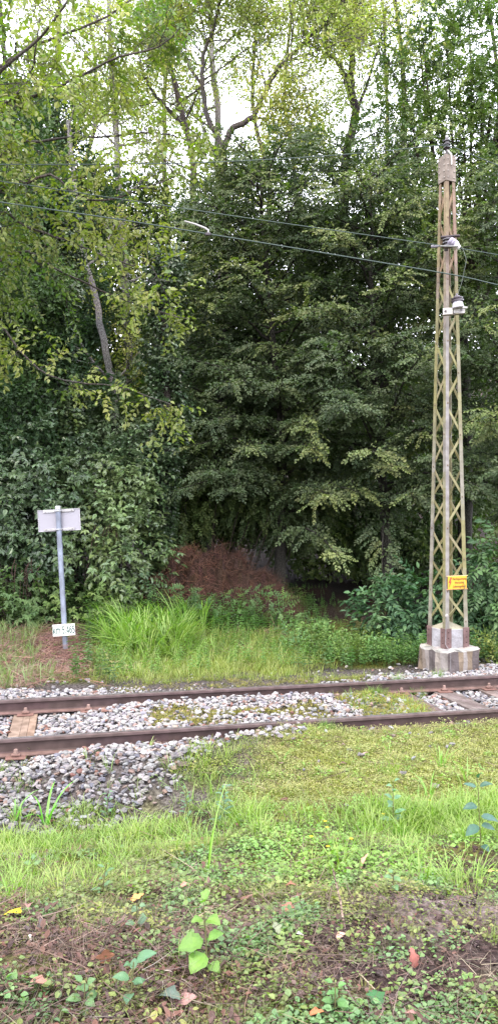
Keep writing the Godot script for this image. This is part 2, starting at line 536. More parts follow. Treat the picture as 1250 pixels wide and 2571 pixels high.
# limbs: [waypoints, thick end, thin end, how many side branches, their length]
func tree(called: String, label: String, category: String, group: String, limbs: Array, units: Array, mat: Material, tint: Color, alt: Color, q: Dictionary) -> Node3D:
	var base: Vector3 = limbs[0][0][0]
	var root := thing(called, label, category, base, group)
	var sites := []
	for i in limbs.size():
		var l: Array = limbs[i]
		var b := Buf.new()
		var steps := maxi(8, l[0].size() * 4)
		var pts := path(l[0], steps, l[1] * 0.25)
		var cols := []
		for k in 7:
			cols.push_back(rc(q.bark, 0.18))
		b.tube(pts, taper(steps + 1, l[1], l[2]), 9 if l[1] > 0.05 else 6, cols)
		for k in int(l[3]):
			var t := rr(q.get("from", 0.3), 1.0)
			var j := mini(int(t * steps), steps - 1)
			var ax: Vector3 = (pts[j + 1] - pts[j]).normalized()
			var side := rdir()
			side = (side - ax * side.dot(ax)).normalized()
			grow(b, pts[j], ax * 0.6 + side, l[4] * rr(0.6, 1.2) * (1.15 - 0.5 * t), maxf(0.008, lerpf(l[1], l[2], t) * 0.4), int(q.get("depth", 1)), sites, q)
		if l[3] > 0:
			sites.push_back([pts[-1], (pts[-1] - pts[-2]).normalized()])
		world_part("trunk" if i == 0 else "limb", b, M.bark, root)
	crown(root, sites, units, mat, tint, alt, q)
	return root
# boughs in tiers, each a drooping fan of flat sprays
func bough_sites(b: Buf, start: Vector3, tip: Vector3, sag: float, width: float, sites: Array, step := 0.115) -> void:
	var mid := start.lerp(tip, 0.5) + Vector3.UP * sag
	var pts := path([start, mid, tip], 8, 0.03)
	b.tube(pts, taper(9, 0.012 + 0.009 * start.distance_to(tip), 0.004), 5, [Color(0.045, 0.04, 0.036), Color(0.06, 0.055, 0.05)], false)
	var n := int(start.distance_to(tip) / step)
	for i in n:
		var t := lerpf(0.18, 1.0, (i + rr(0, 1)) / n)
		var j := mini(int(t * 8), 7)
		var p: Vector3 = pts[j].lerp(pts[j + 1], fmod(t * 8, 1.0))
		var ax: Vector3 = (pts[j + 1] - pts[j]).normalized()
		var lat := ax.cross(Vector3.UP).normalized()
		for s in [-1.0, 1.0]:
			var tl := width * (1.05 - 0.75 * t) * rr(0.5, 1.1)
			var td: Vector3 = (ax * rr(0.5, 1.0) + lat * s + Vector3.UP * rr(-0.25, 0.15)).normalized()
			var m := maxi(1, int(tl / 0.155))
			for k in m:
				var o := p + td * tl * (k + rr(0, 0.8)) / m - Vector3.UP * 0.10 * k * tl * 0.5
				var turn: Vector3 = (td + lat * rr(-0.5, 0.5) + ax * rr(-0.2, 0.6)).normalized()
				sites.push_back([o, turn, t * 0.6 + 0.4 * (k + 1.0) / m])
	sites.push_back([pts[-1], (pts[-1] - pts[-2]).normalized(), 1.0])
func lay(parent: Node3D, sites: Array, units: Array, mat: Material, dark: Color, young: Color, tilt: Vector3) -> void:  # young: lighter tint for new shoot tips, also for painted skylight higher up
	var cps := []
	for u in units:
		cps.push_back(Copies.new())
	for s in sites:
		var u: Vector3 = (Vector3.UP + tilt + rdir() * 0.6).normalized()
		var f: Vector3 = (s[1] + Vector3.DOWN * 0.12 + rdir() * 0.4).normalized()
		var y := ss(0.72, 1.0, s[2] + rr(-0.12, 0.08) + 0.22 * ss(4.0, 7.5, s[0].y)) * ss(0.0, 0.3, 0.15 + broad.get_noise_3d(s[0].x * 3.0, s[0].y * 3.0, s[0].z * 3.0))  # outer tips are young growth; the height term paints sky light into upper leaves
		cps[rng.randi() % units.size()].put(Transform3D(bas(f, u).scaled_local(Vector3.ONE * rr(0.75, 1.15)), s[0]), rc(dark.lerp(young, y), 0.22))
	for i in units.size():
		mass("crown", cps[i], units[i], mat, parent)
func hornbeam(called: String, label: String, base: Vector3, top: Vector3, r0: float, count: int, low: float, reach: Callable, dark: Color, young: Color, extra: Array, rise := 0.25) -> Node3D:
	var root := thing(called, label, "tree", base, "hornbeams that lean out over the line")
	var b := Buf.new()
	var pts := path([base, base.lerp(top, 0.35) + Vector3(rr(-0.2, 0.2), 0, rr(-0.2, 0.2)), base.lerp(top, 0.7) + Vector3(rr(-0.2, 0.2), 0, 0), top], 14, 0.03)
	b.tube(pts, taper(15, r0, 0.02), 9, [Color(0.06, 0.055, 0.05), Color(0.085, 0.08, 0.07)])
	world_part("trunk", b, M.bark, root)
	var sites := []
	for k in count:
		var t := lerpf(low, 1.0, (k + rr(0, 1)) / count)
		var j := mini(int(t * 14), 13)
		var s: Vector3 = pts[j].lerp(pts[j + 1], fmod(t * 14, 1.0))
		var a := k * 2.39996 + rr(-0.4, 0.4)
		var l: float = reach.call(t) * rr(0.7, 1.1)
		var dir := Vector3(cos(a), 0, sin(a))
		var tip := s + dir * l + Vector3.UP * (rise * l * (0.3 + 1.5 * t * t) + rr(-0.3, 0.2))
		tip.y = maxf(tip.y, H(tip.x, tip.z) + 0.5)
		var lb := Buf.new()
		bough_sites(lb, s, tip, rr(-0.02, 0.22) * l, 0.75 * rr(0.55, 1.3), sites)
		world_part("bough", lb, M.bark, root)
	for e in extra:
		var j := mini(int(e[0] * 14), 13)
		var lb := Buf.new()
		bough_sites(lb, pts[j], e[1], e[2], 0.55, sites, 0.13)
		world_part("bough", lb, M.bark, root)
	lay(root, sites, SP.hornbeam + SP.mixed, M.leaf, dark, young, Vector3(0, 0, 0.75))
	return root
# a mound of foliage: lobes [centre, radii], filled thickly near the skin and thinly within
func shrub(called: String, label: String, category: String, group: String, lobes: Array, density: float, units: Array, mat: Material, tint: Color, alt: Color, q := {}) -> Node3D:
	var c0: Vector3 = lobes[0][0]
	var base := gp(c0.x, c0.z)
	var root := thing(called, label, category, base, group)
	var b := Buf.new()
	var cps := []
	for u in units:
		cps.push_back(Copies.new())
	var fork := c0
	if q.has("trunk"):
		var tb := Buf.new()
		fork = Vector3(c0.x, lerpf(base.y, c0.y, 0.7), c0.z)
		tb.tube(path([base - Vector3(0, 0.1, 0), base.lerp(fork, 0.5) + Vector3(0.08, 0, 0), fork], 10, 0.02), taper(11, q.trunk, q.trunk * 0.7), 9, [Color(0.06, 0.055, 0.05), Color(0.08, 0.075, 0.07)])
		world_part("trunk", tb, M.bark, root)
	for l in lobes:
		var c: Vector3 = l[0]
		var r: Vector3 = l[1]
		var foot := gp(lerpf(c.x, c0.x, 0.4), lerpf(c.z, c0.z, 0.4), -0.05)
		if q.has("trunk"):
			foot = fork
		for k in 3:
			var e := c + rdir() * r * 0.6
			var st := Buf.new()
			st.tube(path([foot + Vector3(rr(-0.1, 0.1), 0, rr(-0.1, 0.1)), foot.lerp(e, 0.5) + rdir() * 0.15, e], 6, 0.02), taper(7, 0.022 if not q.has("trunk") else q.trunk * 0.4, 0.007), 5, [Color(0.07, 0.055, 0.045)], false)
			world_part("limb" if q.has("trunk") else "stem", st, M.bark, root)
		var area := 4.0 * PI * pow((pow(r.x * r.y, 1.6) + pow(r.x * r.z, 1.6) + pow(r.y * r.z, 1.6)) / 3.0, 1.0 / 1.6)
		for i in int(area * density):
			var d := rdir()
			var k := pow(rr(0.0, 1), 0.22) if rng.randf() < 0.8 else rr(0.3, 0.9)
			var p := c + d * r * k
			var ragged := 1.0 + 0.28 * broad.get_noise_3d(p.x * 7.0, p.y * 7.0, p.z * 7.0) * 2.0
			p = c + d * r * k * ragged
			if p.y < H(p.x, p.z) + 0.04:
				continue
			var nrm := (d / r).normalized()
			var f: Vector3 = (nrm + rdir() * q.get("scatter", 0.7) + Vector3.DOWN * q.get("hang", 0.35)).normalized()
			var u: Vector3 = (nrm * 0.7 + Vector3.UP + rdir() * 0.35).normalized()
			var patch := ss(-0.25, 0.35, broad.get_noise_3d(p.x * 4.0 + 40.0, p.y * 4.0, p.z * 4.0) + rr(-0.15, 0.15))
			cps[rng.randi() % units.size()].put(Transform3D(bas(f, u).scaled_local(Vector3.ONE * rr(0.75, 1.2) * q.get("size", 1.0)), p), rc(tint.lerp(alt, patch), 0.22))
	for i in units.size():
		mass("foliage", cps[i], units[i], mat, root)
	if q.has("singles"):
		var places := []
		while places.size() < int(q.singles):
			var l: Array = lobes[rng.randi() % lobes.size()]
			var d := rdir()
			if d.z < 0.15:
				continue
			var p: Vector3 = l[0] + d * l[1] * rr(1.0, 1.12)
			if p.y < H(p.x, p.z) + 0.15:
				continue
			places.push_back(Transform3D(bas(d + rdir() * 0.7 + Vector3.DOWN * 0.6, (d * 0.8 + Vector3.UP * 0.8 + rdir() * 0.4).normalized()).scaled_local(Vector3.ONE * rr(0.7, 1.15)), p))
		single_leaves(root, places, q.L, q.W, [tint, alt], mat)
	return root

# ------------------------------------------------------------------ ground
func ground_colour(x: float, z: float) -> Color:
	var p := across(x, z)
	var d := -z
	var n1 := broad.get_noise_2d(x * 8.0 + 50.0, z * 8.0)
	var n2 := bumps.get_noise_2d(x * 5.0, z * 5.0)
	var soil := Color(0.062, 0.043, 0.039)
	var gravel := Color(0.115, 0.10, 0.096)
	var moss := Color(0.17, 0.18, 0.042)
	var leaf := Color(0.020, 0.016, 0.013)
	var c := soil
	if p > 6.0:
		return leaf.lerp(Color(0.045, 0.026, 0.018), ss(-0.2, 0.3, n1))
	var bed := ss(-2.2, -1.9, p) * (1.0 - ss(1.9, 2.4, p))
	var turf := ss(-0.6, 0.5, x + n1 * 0.8) * (1.0 - ss(-1.1, -0.7, p))       # moss and turf creep over the near right shoulder
	c = c.lerp(moss, clampf(0.35 + n1 + n2 * 0.6, 0.0, 0.85))
	c = c.lerp(gravel, bed * (1.0 - turf))
	c = c.lerp(moss * 1.15, turf * ss(-4.2, -3.0, p) * (0.8 + 0.3 * n2))
	c = c.lerp(moss * 0.9, ss(1.7, 2.2, p) * (1.0 - ss(2.6, 3.4, p)) * clampf(0.5 + n1 * 2.0, 0, 1))
	# bare pale earth where people step, lower right
	var bare := ss(0.0, 0.35, 0.22 - absf(d - 3.35) * 0.35 + 0.25 * ss(0.1, 0.8, x) + n1 * 0.5 - 0.15)
	c = c.lerp(Color(0.19, 0.15, 0.142), bare * ss(0.2, 0.6, x) * ss(2.4, 2.7, d) * (1.0 - ss(3.9, 4.3, d)))
	# bare reddish brown earth round the sign post
	var post := Vector2(x + 2.85, z + 11.5).length()
	c = c.lerp(Color(0.13, 0.072, 0.06), ss(1.5, 0.7, post + n1 * 0.8) * ss(1.7, 2.3, p))
	return c
func axis(lo: float, fine_lo: float, fine_hi: float, hi: float, step: float) -> Array:
	var out := []
	var x := fine_lo
	while x < fine_hi:
		out.push_back(x)
		x += step
	var g := step
	while x < hi:
		out.push_back(x)
		g *= 1.22
		x += g
	out.push_back(hi)
	g = step
	x = fine_lo - step
	while x > lo:
		out.push_front(x)
		g *= 1.22
		x -= g
	out.push_front(lo)
	return out
func make_ground() -> void:
	var xs := axis(-160, -3.2, 3.6, 160, 0.045)
	var zs := axis(-240, -12.0, -2.0, 60, 0.045)
	var b := Buf.new()
	var P := PackedVector3Array()
	var C := PackedColorArray()
	for z in zs:
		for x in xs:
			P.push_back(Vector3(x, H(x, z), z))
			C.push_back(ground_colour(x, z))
	var w := xs.size()
	var N := PackedVector3Array()
	for j in zs.size():
		for i in w:
			var dx := P[j * w + mini(i + 1, w - 1)] - P[j * w + maxi(i - 1, 0)]
			var dz := P[mini(j + 1, zs.size() - 1) * w + i] - P[maxi(j - 1, 0) * w + i]
			N.push_back(dz.cross(dx).normalized())
	var idx := PackedInt32Array()
	for j in zs.size() - 1:
		for i in w - 1:
			var a := j * w + i
			idx.append_array([a, a + w, a + 1, a + 1, a + w, a + w + 1])
	var arr := []
	arr.resize(Mesh.ARRAY_MAX)
	arr[Mesh.ARRAY_VERTEX] = P
	arr[Mesh.ARRAY_NORMAL] = N
	arr[Mesh.ARRAY_COLOR] = C
	# front faces run clockwise seen from above
	for k in range(0, idx.size(), 3):
		var t := idx[k + 1]
		idx[k + 1] = idx[k + 2]
		idx[k + 2] = t
	var A := P[idx[0]]
	if (P[idx[2]] - A).cross(P[idx[1]] - A).y < 0.0:
		for k in range(0, idx.size(), 3):
			var t := idx[k + 1]
			idx[k + 1] = idx[k + 2]
			idx[k + 2] = t
	arr[Mesh.ARRAY_INDEX] = idx
	var m := ArrayMesh.new()
	m.add_surface_from_arrays(Mesh.PRIMITIVE_TRIANGLES, arr)
	var o := put("ground", m, M.soil, null, "structure")
	o.set_meta("label", "mossy earth bank, gravel bed and woodland floor")

# ------------------------------------------------------------------ the railway
func make_track() -> void:
	# rail section, half: foot, web, head (metres)
	var prof := [Vector2(0.060, 0.0), Vector2(0.060, 0.010), Vector2(0.020, 0.024), Vector2(0.0075, 0.034), Vector2(0.0075, 0.106), Vector2(0.028, 0.114), Vector2(0.032, 0.120), Vector2(0.032, 0.142), Vector2(0.026, 0.149)]
	var full := []
	for q in prof:
		full.push_back(q)
	for i in range(prof.size() - 1, -1, -1):
		full.push_back(Vector2(-prof[i].x, prof[i].y))
	for side in [1.0, -1.0]:
		var p: float = side * 0.7525
		var o := thing("rail", "rusty far rail running past the foot of the lattice mast" if side > 0 else "rusty near rail running between the pale ballast and the turf", "rail", onway(0, p, 0), "rails of the single track")
		var b := Buf.new()
		var s0 := -9.0
		var segs := 60
		for k in segs:
			var a := s0 + 22.0 * k / segs
			var e := s0 + 22.0 * (k + 1) / segs
			for i in full.size():
				var u: Vector2 = full[i]
				var w: Vector2 = full[(i + 1) % full.size()]
				var col := Color(0.066, 0.042, 0.039)
				if u.y < 0.03 and w.y < 0.03:
					col = Color(0.135, 0.082, 0.072)
				elif u.y > 0.11:
					col = Color(0.095, 0.066, 0.064)
				var mid := onway((a + e) / 2, p, 0.06 if (u.y + w.y) / 2 < 0.03 or (u.y + w.y) / 2 > 0.11 else (u.y + w.y) / 2)
				if absf(u.x) < 0.03 and absf(w.x) < 0.03 and u.y < 0.04:
					mid = onway((a + e) / 2, p, -0.05)
				b.quad_out(onway(a, p + u.x, u.y), onway(e, p + u.x, u.y), onway(e, p + w.x, w.y), onway(a, p + w.x, w.y), mid, rc(col, 0.05))
		world_part("rail_body", b, M.rust, o)
		var t := Buf.new()
		for k in segs:
			var a := s0 + 22.0 * k / segs
			var e := s0 + 22.0 * (k + 1) / segs
			t.quad_out(onway(a, p - 0.021, 0.1505), onway(e, p - 0.021, 0.1505), onway(e, p + 0.021, 0.1505), onway(a, p + 0.021, 0.1505), onway(a, p, 0), rc(Color(0.38, 0.34, 0.34), 0.06))
		world_part("running_surface", t, M.tread, o)
	# sleepers that show between the stones
	var list := [
		[-2.265, Color(0.20, 0.14, 0.108), "tan weathered sleeper flaking at its far end beside the left edge of the gravel"],
		[-1.614, Color(0.22, 0.14, 0.10), "stone-covered sleeper showing one bolt right of the tan sleeper"],
		[2.00, Color(0.115, 0.085, 0.08), "dark wooden sleeper half hidden by grass tufts below the far rail"],
		[2.55, Color(0.13, 0.105, 0.10), "grey wooden sleeper in pale stones just below the mast footing"],
		[3.14, Color(0.15, 0.115, 0.105), "brown wooden sleeper in pale stones right of the mast footing"],
		[3.72, Color(0.14, 0.11, 0.10), "brown wooden sleeper furthest along the track to the right"]]
	for e in list:
		var s: float = e[0]
		var o := thing("sleeper", e[2], "sleeper", onway(s, 0, 0), "sleepers under the rails")
		var turn := Basis(TD, Vector3.UP, -TN)
		var deep: float = -0.03 if s > -1.7 and s < -1.5 else 0.0
		var b := Buf.new()
		# a plank with split, uneven top: strips of slightly different height
		for k in 3:
			var off: float = [-0.068, 0.018, 0.088][k]
			var wide: float = [0.104, 0.066, 0.071][k]
			b.box(Transform3D(turn, onway(s + off, rr(-0.02, 0.02), -0.065 + rr(-0.0025, 0.0025) + deep)), Vector3(wide, 0.12, 1.62 + rr(-0.04, 0.02)), rc(e[1], 0.07), 0.003)
		world_part("timber", b, M.wood, o)
		for side in [1.0, -1.0]:
			var pb := Buf.new()
			pb.box(Transform3D(turn, onway(s, side * 0.7525, 0.003)), Vector3(0.17, 0.014, 0.30), Color(0.15, 0.08, 0.065), 0.004)
			world_part("base_plate", pb, M.rust, o)
			for w in [-1.0, 1.0]:
				var cb := Buf.new()
				var c := onway(s, side * 0.7525 + w * 0.082, 0.012)
				cb.box(Transform3D(turn, c + Vector3(0, 0.012, 0)), Vector3(0.075, 0.022, 0.05), Color(0.17, 0.10, 0.085), 0.005)
				cb.lathe([Vector2(0.024, 0.02), Vector2(0.024, 0.032), Vector2(0.018, 0.034), Vector2(0.018, 0.055), Vector2(0.012, 0.062), Vector2(0.0, 0.063)], 6, Color(0.21, 0.14, 0.12), Transform3D(turn, c))
				world_part("bolt", cb, M.rust, o)
func on_sleeper(s: float, p: float) -> bool:
	if absf(p) > 0.70:
		return false
	for e in [-2.265, 2.0, 2.55, 3.14, 3.72]:
		if absf(s - e) < 0.135:
			return true
	return false
func stone_colour(far_: float) -> Color:
	var k := rng.randf()
	var c := Color(0.285, 0.275, 0.275)
	if k < 0.16:
		c = Color(0.15, 0.145, 0.165)
	elif k < 0.26:
		c = Color(0.23, 0.17, 0.145)
	elif k < 0.30:
		c = Color(0.16, 0.085, 0.07)
	elif k < 0.55:
		c = Color(0.23, 0.215, 0.22)
	return rc(c * far_, 0.16)
func make_ballast() -> void:
	var bed := thing("ballast", "", "", TC)
	bed.remove_meta("label"); bed.remove_meta("category")
	bed.set_meta("kind", "structure")
	bed.set_meta("label", "pale broken stone bed of the track")
	var near := []
	var cps := []
	for u in SP.stone:
		cps.push_back(Copies.new())
	for i in 40000:
		var s := rr(-4.4, 6.0)
		var p := rr(-2.75, 2.1)
		var o := onway(s, p, 0)
		var n := broad.get_noise_2d(o.x * 9.0, o.z * 9.0)
		if on_sleeper(s, p):
			continue
		if absf(absf(p) - 0.7525) < 0.075:
			continue
		if absf(p) < 0.70:
			if s > 1.1 and s < 1.95 and rng.randf() < 0.75:
				continue
			if absf(s + 0.1) < 0.9 and absf(p + 0.05 + n * 0.5) < 0.17 and rng.randf() < 0.8:
				continue
		elif p < -0.7:
			# near shoulder: full on the left, thinning out under moss to the right
			var edge := -1.92 + 1.02 * ss(-1.9, 0.0, s) + 0.25 * ss(0.0, 1.0, s) + n * 0.6
			if p < edge + 0.25 and rng.randf() > (0.35 if p > edge - 0.1 else 0.008):
				continue
		else:
			var lim := 1.35 + 0.35 * ss(-1.4, -2.6, s) - 0.25 * ss(-0.9, 0.6, s) + 0.2 * ss(1.0, 1.6, s) + 0.35 * ss(2.4, 3.0, s) + n * 0.25
			if p > lim and rng.randf() > 0.03:
				continue
			if s > -0.9 and s < 1.2 and rng.randf() < 0.5:
				continue
		var size := rr(0.032, 0.072) * (1.0 if absf(p) < 1.3 else 0.95)
		if p > 0.8 and s > -1.4 and s < 1.8:
			size *= 0.6
		var heap := 0.035 * (1.0 - ss(-0.50, -0.66, p)) * ss(-1.9, -1.2, s) * (1.0 - ss(0.6, 1.5, s)) if absf(p) < 0.68 else 0.0
		if p > 0.3 and p < 0.68:
			heap *= 1.4
		var pos := Vector3(o.x, H(o.x, o.z) + size * 0.12 + rr(0.0, 0.03) + heap * rr(0.3, 1.0), o.z)
		var bs := Basis.from_euler(Vector3(rr(-0.5, 0.5), rr(0, TAU), rr(-0.5, 0.5))).scaled_local(Vector3.ONE * size)
		var k: int = rng.randi() % SP.stone.size()
		var col := stone_colour(0.72 if p < -1.15 else 1.0)
		if p < -0.85 and s < -0.2 and size > 0.052 and near.size() < 290:
			near.push_back([k, Transform3D(bs, pos - TC), col])
		else:
			cps[k].put(Transform3D(bs, pos), col)
	for i in SP.stone.size():
		mass("stone_fill", cps[i], SP.stone[i], M.stone, bed)
	var mats := {}
	for e in near:
		var key := int(e[2].get_luminance() * 16.0)
		if not mats.has(key):
			var m: StandardMaterial3D = M.stone.duplicate()
			m.vertex_color_use_as_albedo = false
			m.albedo_color = e[2].linear_to_srgb()
			mats[key] = m
		var o := put("stone", SP.stone[e[0]], mats[key], bed)
		o.transform = e[1]

# ------------------------------------------------------------------ the lattice mast
var mast_at := Vector3(2.665, 0, -10.4)
var mast_turn := 0.0
func mast_corner(k: int, y: float, shrink := 0.0) -> Vector3:
	var half := lerpf(0.262, 0.106, (y - 0.6) / 6.0) - shrink
	var a := mast_turn + k * PI / 2.0
	return Vector3(sin(a) * half, y, cos(a) * half)
func mast_paint(y: float, n: float) -> Color:
	var olive := Color(0.185, 0.17, 0.075)
	var grey := Color(0.20, 0.185, 0.17)
	var rust := Color(0.195, 0.118, 0.085)
	var c := olive.lerp(grey, clampf(0.35 + n * 1.6, 0, 1))
	c = c.lerp(rust, clampf(ss(4.2, 6.2, y) * 0.72 + n * 0.5 * ss(3.0, 5.0, y), 0, 1))
	return c
func make_mast() -> void:
	var to_cam := Vector2(-mast_at.x, -mast_at.z)
	mast_turn = atan2(to_cam.x, to_cam.y) - 0.117
	var o := thing("lattice_mast", "tall rusty lattice steel mast on a concrete footing behind the track", "mast", mast_at)
	# four angle-iron legs
	for k in 4:
		var b := Buf.new()
		var steps := 30
		for i in steps:
			var y0 := lerpf(0.34, 6.75, float(i) / steps)
			var y1 := lerpf(0.34, 6.75, float(i + 1) / steps)
			for e in [1, 3]:
				var nb: int = (k + e) % 4
				for y in [0]:
					var c0 := mast_corner(k, y0)
					var c1 := mast_corner(k, y1)
					var d := (mast_corner(nb, y0) - c0)
					d.y = 0
					d = d.normalized()
					var inn := (mast_corner((k + 4 - e) % 4, y0) - c0)
					inn.y = 0
					inn = inn.normalized() * 0.007
					var w := d * lerpf(0.062, 0.047, y0 / 6.7)
					var nn := broad.get_noise_3d(k * 13.0 + e * 5.0, y0 * 6.0, e * 3.0)
					var col := mast_paint(y0, nn)
					if k == 0 and e == 1:
						col = col.lerp(Color(0.22, 0.205, 0.215), 0.7 * (1.0 - ss(4.2, 5.2, y0)))
					var ctr := (c0 + c1 + w + inn) / 2.0
					b.quad_out(c0, c1, c1 + w, c0 + w, ctr, col)
					b.quad_out(c0 + inn, c1 + inn, c1 + w + inn, c0 + w + inn, ctr, col)
					b.quad_out(c0 + w, c1 + w, c1 + w + inn, c0 + w + inn, ctr, col)
		put("leg", b.mesh(), M.paint, o)
	# zigzag flat bars on the four faces
	var bar := BoxMesh.new()
	bar.size = Vector3.ONE
	var shades := []
	for i in 5:
		var m: StandardMaterial3D = M.paint.duplicate()
		m.vertex_color_use_as_albedo = false
		m.albedo_color = [Color(0.19, 0.175, 0.075), Color(0.205, 0.19, 0.095), Color(0.175, 0.155, 0.065), Color(0.205, 0.18, 0.10), Color(0.20, 0.135, 0.08)][i].linear_to_srgb()
		shades.push_back(m)
	var rv := Buf.new()
	for f in 4:
		var k0 := f
		var k1 := (f + 1) % 4
		var y := 0.70
		var flip := true
		while y < 6.35:
			var dy := 0.415
			var ya := y + 0.015
			var yb := y + dy - 0.015
			var a := mast_corner(k1 if flip else k0, ya, 0.012)
			var c := mast_corner(k0 if flip else k1, yb, 0.012)
			var mid := (a + c) / 2.0
			var nrm := (mast_corner(k0, y) + mast_corner(k1, y))
			nrm.y = 0
			nrm = nrm.normalized()
			var dir := (c - a).normalized()
			var o2 := put("brace", bar, shades[(4 if y > 5.2 else rng.randi() % 4)], o)
			o2.transform = Transform3D(Basis(dir.cross(nrm).normalized() * 0.034, dir * ((c - a).length() - 0.03), nrm * 0.006), mid - nrm * 0.006)
			for q in [[k1 if flip else k0, ya - 0.012], [k0 if flip else k1, yb + 0.012]]:
				var other: int = k0 if q[0] == k1 else k1
				var rp := mast_corner(q[0], q[1]) + (mast_corner(other, q[1]) - mast_corner(q[0], q[1])).normalized() * 0.034
				rv.lathe([Vector2(0.012, 0.0), Vector2(0.010, 0.006), Vector2(0.0, 0.009)], 6, Color(0.16, 0.12, 0.09), Transform3D(bas(dir, nrm), rp))
			flip = not flip
			y += dy
	put("rivet", rv.mesh(), M.rust, o, "stuff")
	# riveted cap plates
	for f in 4:
		var b := Buf.new()
		var nrm := (mast_corner(f, 6.7) + mast_corner((f + 1) % 4, 6.7))
		nrm.y = 0
		nrm = nrm.normalized()
		var xa := Vector3.UP.cross(nrm)
		b.box(Transform3D(Basis(xa, Vector3.UP, nrm), Vector3(0, 6.765, 0) + nrm * 0.080), Vector3(0.160, 0.35, 0.010), Color(0.20, 0.165, 0.145), 0.002)
		for i in 2:
			for j in 4:
				b.lathe([Vector2(0.0115, 0.0), Vector2(0.009, 0.008), Vector2(0.0, 0.011)], 6, Color(0.30, 0.27, 0.25), Transform3D(bas(xa, nrm), Vector3(0, 6.64 + 0.083 * j, 0) + nrm * 0.085 + xa * (i - 0.5) * 0.10))
		put("cap_plate", b.mesh(), M.rust, o)
	var lid := Buf.new()
	lid.box(Transform3D(Basis(Vector3.UP, mast_turn + PI / 4), Vector3(0, 6.93, 0)), Vector3(0.150, 0.012, 0.150), Color(0.25, 0.17, 0.14), 0.002)
	put("cap_lid", lid.mesh(), M.rust, o)
	# top insulator on its strap
	var strap := Buf.new()
	var fr := Vector3(sin(mast_turn + 0.75), 0, cos(mast_turn + 0.75))
	for sgn in [-1.0, 1.0]:
		strap.tube([Vector3(0, 6.80, 0) + fr * 0.100 * sgn, Vector3(0, 6.94, 0) + fr * 0.095 * sgn, Vector3(0, 7.03, 0) + fr * 0.02 * sgn], [0.011, 0.011, 0.011], 6, [Color(0.50, 0.48, 0.45)])
	strap.tube([Vector3(0, 6.94, 0), Vector3(0, 7.12, 0)], [0.016, 0.016], 8, [Color(0.08, 0.07, 0.07)])
	put("strap", strap.mesh(), M.zinc, o)
	var ins := Buf.new()
	var pr := [Vector2(0.0, 7.045), Vector2(0.03, 7.05)]
	for i in 3:
		var y := 7.06 + i * 0.045
		pr.append_array([Vector2(0.028, y), Vector2(0.050, y + 0.006), Vector2(0.050, y + 0.016), Vector2(0.026, y + 0.034)])
	pr.append_array([Vector2(0.026, 7.20), Vector2(0.02, 7.215), Vector2(0.0, 7.218)])
	ins.lathe(pr, 16, Color(0.035, 0.027, 0.030))
	var top := put("insulator", ins.mesh(), M.glaze, o)
	var tip := Buf.new()
	tip.lathe([Vector2(0.0, 7.215), Vector2(0.018, 7.216), Vector2(0.016, 7.24), Vector2(0.0, 7.248)], 10, Color(0.55, 0.52, 0.55))
	put("insulator_pin", tip.mesh(), M.enamel, top)
	# the arm at mid height with a ribbed dark insulator lying across and a white-ended one
	var toc := Vector3(-mast_at.x, 0, -mast_at.z).normalized()
	var rt := Vector3.UP.cross(toc).normalized()           # to the right as seen from the track
	var w2 := at(1125, 607, 10.15) - mast_at
	var arm := Buf.new()
	arm.box(Transform3D(Basis(rt, Vector3.UP, toc), w2 + rt * 0.03 + Vector3(0, 0.075, 0)), Vector3(0.24, 0.022, 0.06), Color(0.06, 0.05, 0.055), 0.004)
	arm.box(Transform3D(Basis(rt, Vector3.UP, toc), w2 + Vector3(0, 0.0, -0.10)), Vector3(0.05, 0.16, 0.012), Color(0.10, 0.09, 0.09), 0.003)
	put("bracket", arm.mesh(), M.rust, o)
	var i2 := Buf.new()
	var p2 := [Vector2(0, -0.07)]
	for i in 3:
		var y := -0.065 + i * 0.043
		p2.append_array([Vector2(0.05, y), Vector2(0.078, y + 0.006), Vector2(0.078, y + 0.017), Vector2(0.048, y + 0.034)])
	p2.push_back(Vector2(0, 0.07))
	i2.lathe(p2, 18, Color(0.06, 0.052, 0.062), Transform3D(Basis(), w2))
	put("insulator", i2.mesh(), M.glaze, o)
	var i3 := Buf.new()
	var tilt := bas(Vector3.UP.cross(rt), (rt * 0.75 - Vector3.UP * 0.62).normalized())
	var w3 := at(1138, 610, 10.10) - mast_at
	i3.lathe([Vector2(0, -0.07), Vector2(0.055, -0.065), Vector2(0.062, -0.05), Vector2(0.062, -0.03), Vector2(0.056, -0.025), Vector2(0.062, -0.02), Vector2(0.062, 0.005), Vector2(0.056, 0.01), Vector2(0.062, 0.015), Vector2(0.060, 0.03)], 18, Color(0.17, 0.15, 0.20), Transform3D(tilt, w3))
	var in3 := put("insulator", i3.mesh(), M.glaze, o)
	var cap3 := Buf.new()
	cap3.lathe([Vector2(0.058, 0.03), Vector2(0.050, 0.055), Vector2(0.034, 0.075), Vector2(0.03, 0.10), Vector2(0.0, 0.105)], 16, Color(0.62, 0.59, 0.62), Transform3D(tilt, w3))
	put("end_cap", cap3.mesh(), M.enamel, in3)
	var clamp_ := Buf.new()
	var w4 := at(1092, 617, 10.10) - mast_at
	clamp_.tube([w4 - rt * 0.05, w4, w4 + rt * 0.05], [0.018, 0.026, 0.014], 8, [Color(0.20, 0.19, 0.22)])
	clamp_.tube([w4 + rt * 0.05, w4 + rt * 0.3 - Vector3(0, 0.025, 0)], [0.010, 0.010], 6, [Color(0.17, 0.17, 0.17)])
	put("wire_clamp", clamp_.mesh(), M.zinc, o)
	# lower bracket with a stout bell insulator
	var w5 := at(1124, 780, 10.12) - mast_at
	var br := Buf.new()
	br.box(Transform3D(Basis(rt, Vector3.UP, toc), w5), Vector3(0.125, 0.085, 0.008), Color(0.48, 0.46, 0.44), 0.002)
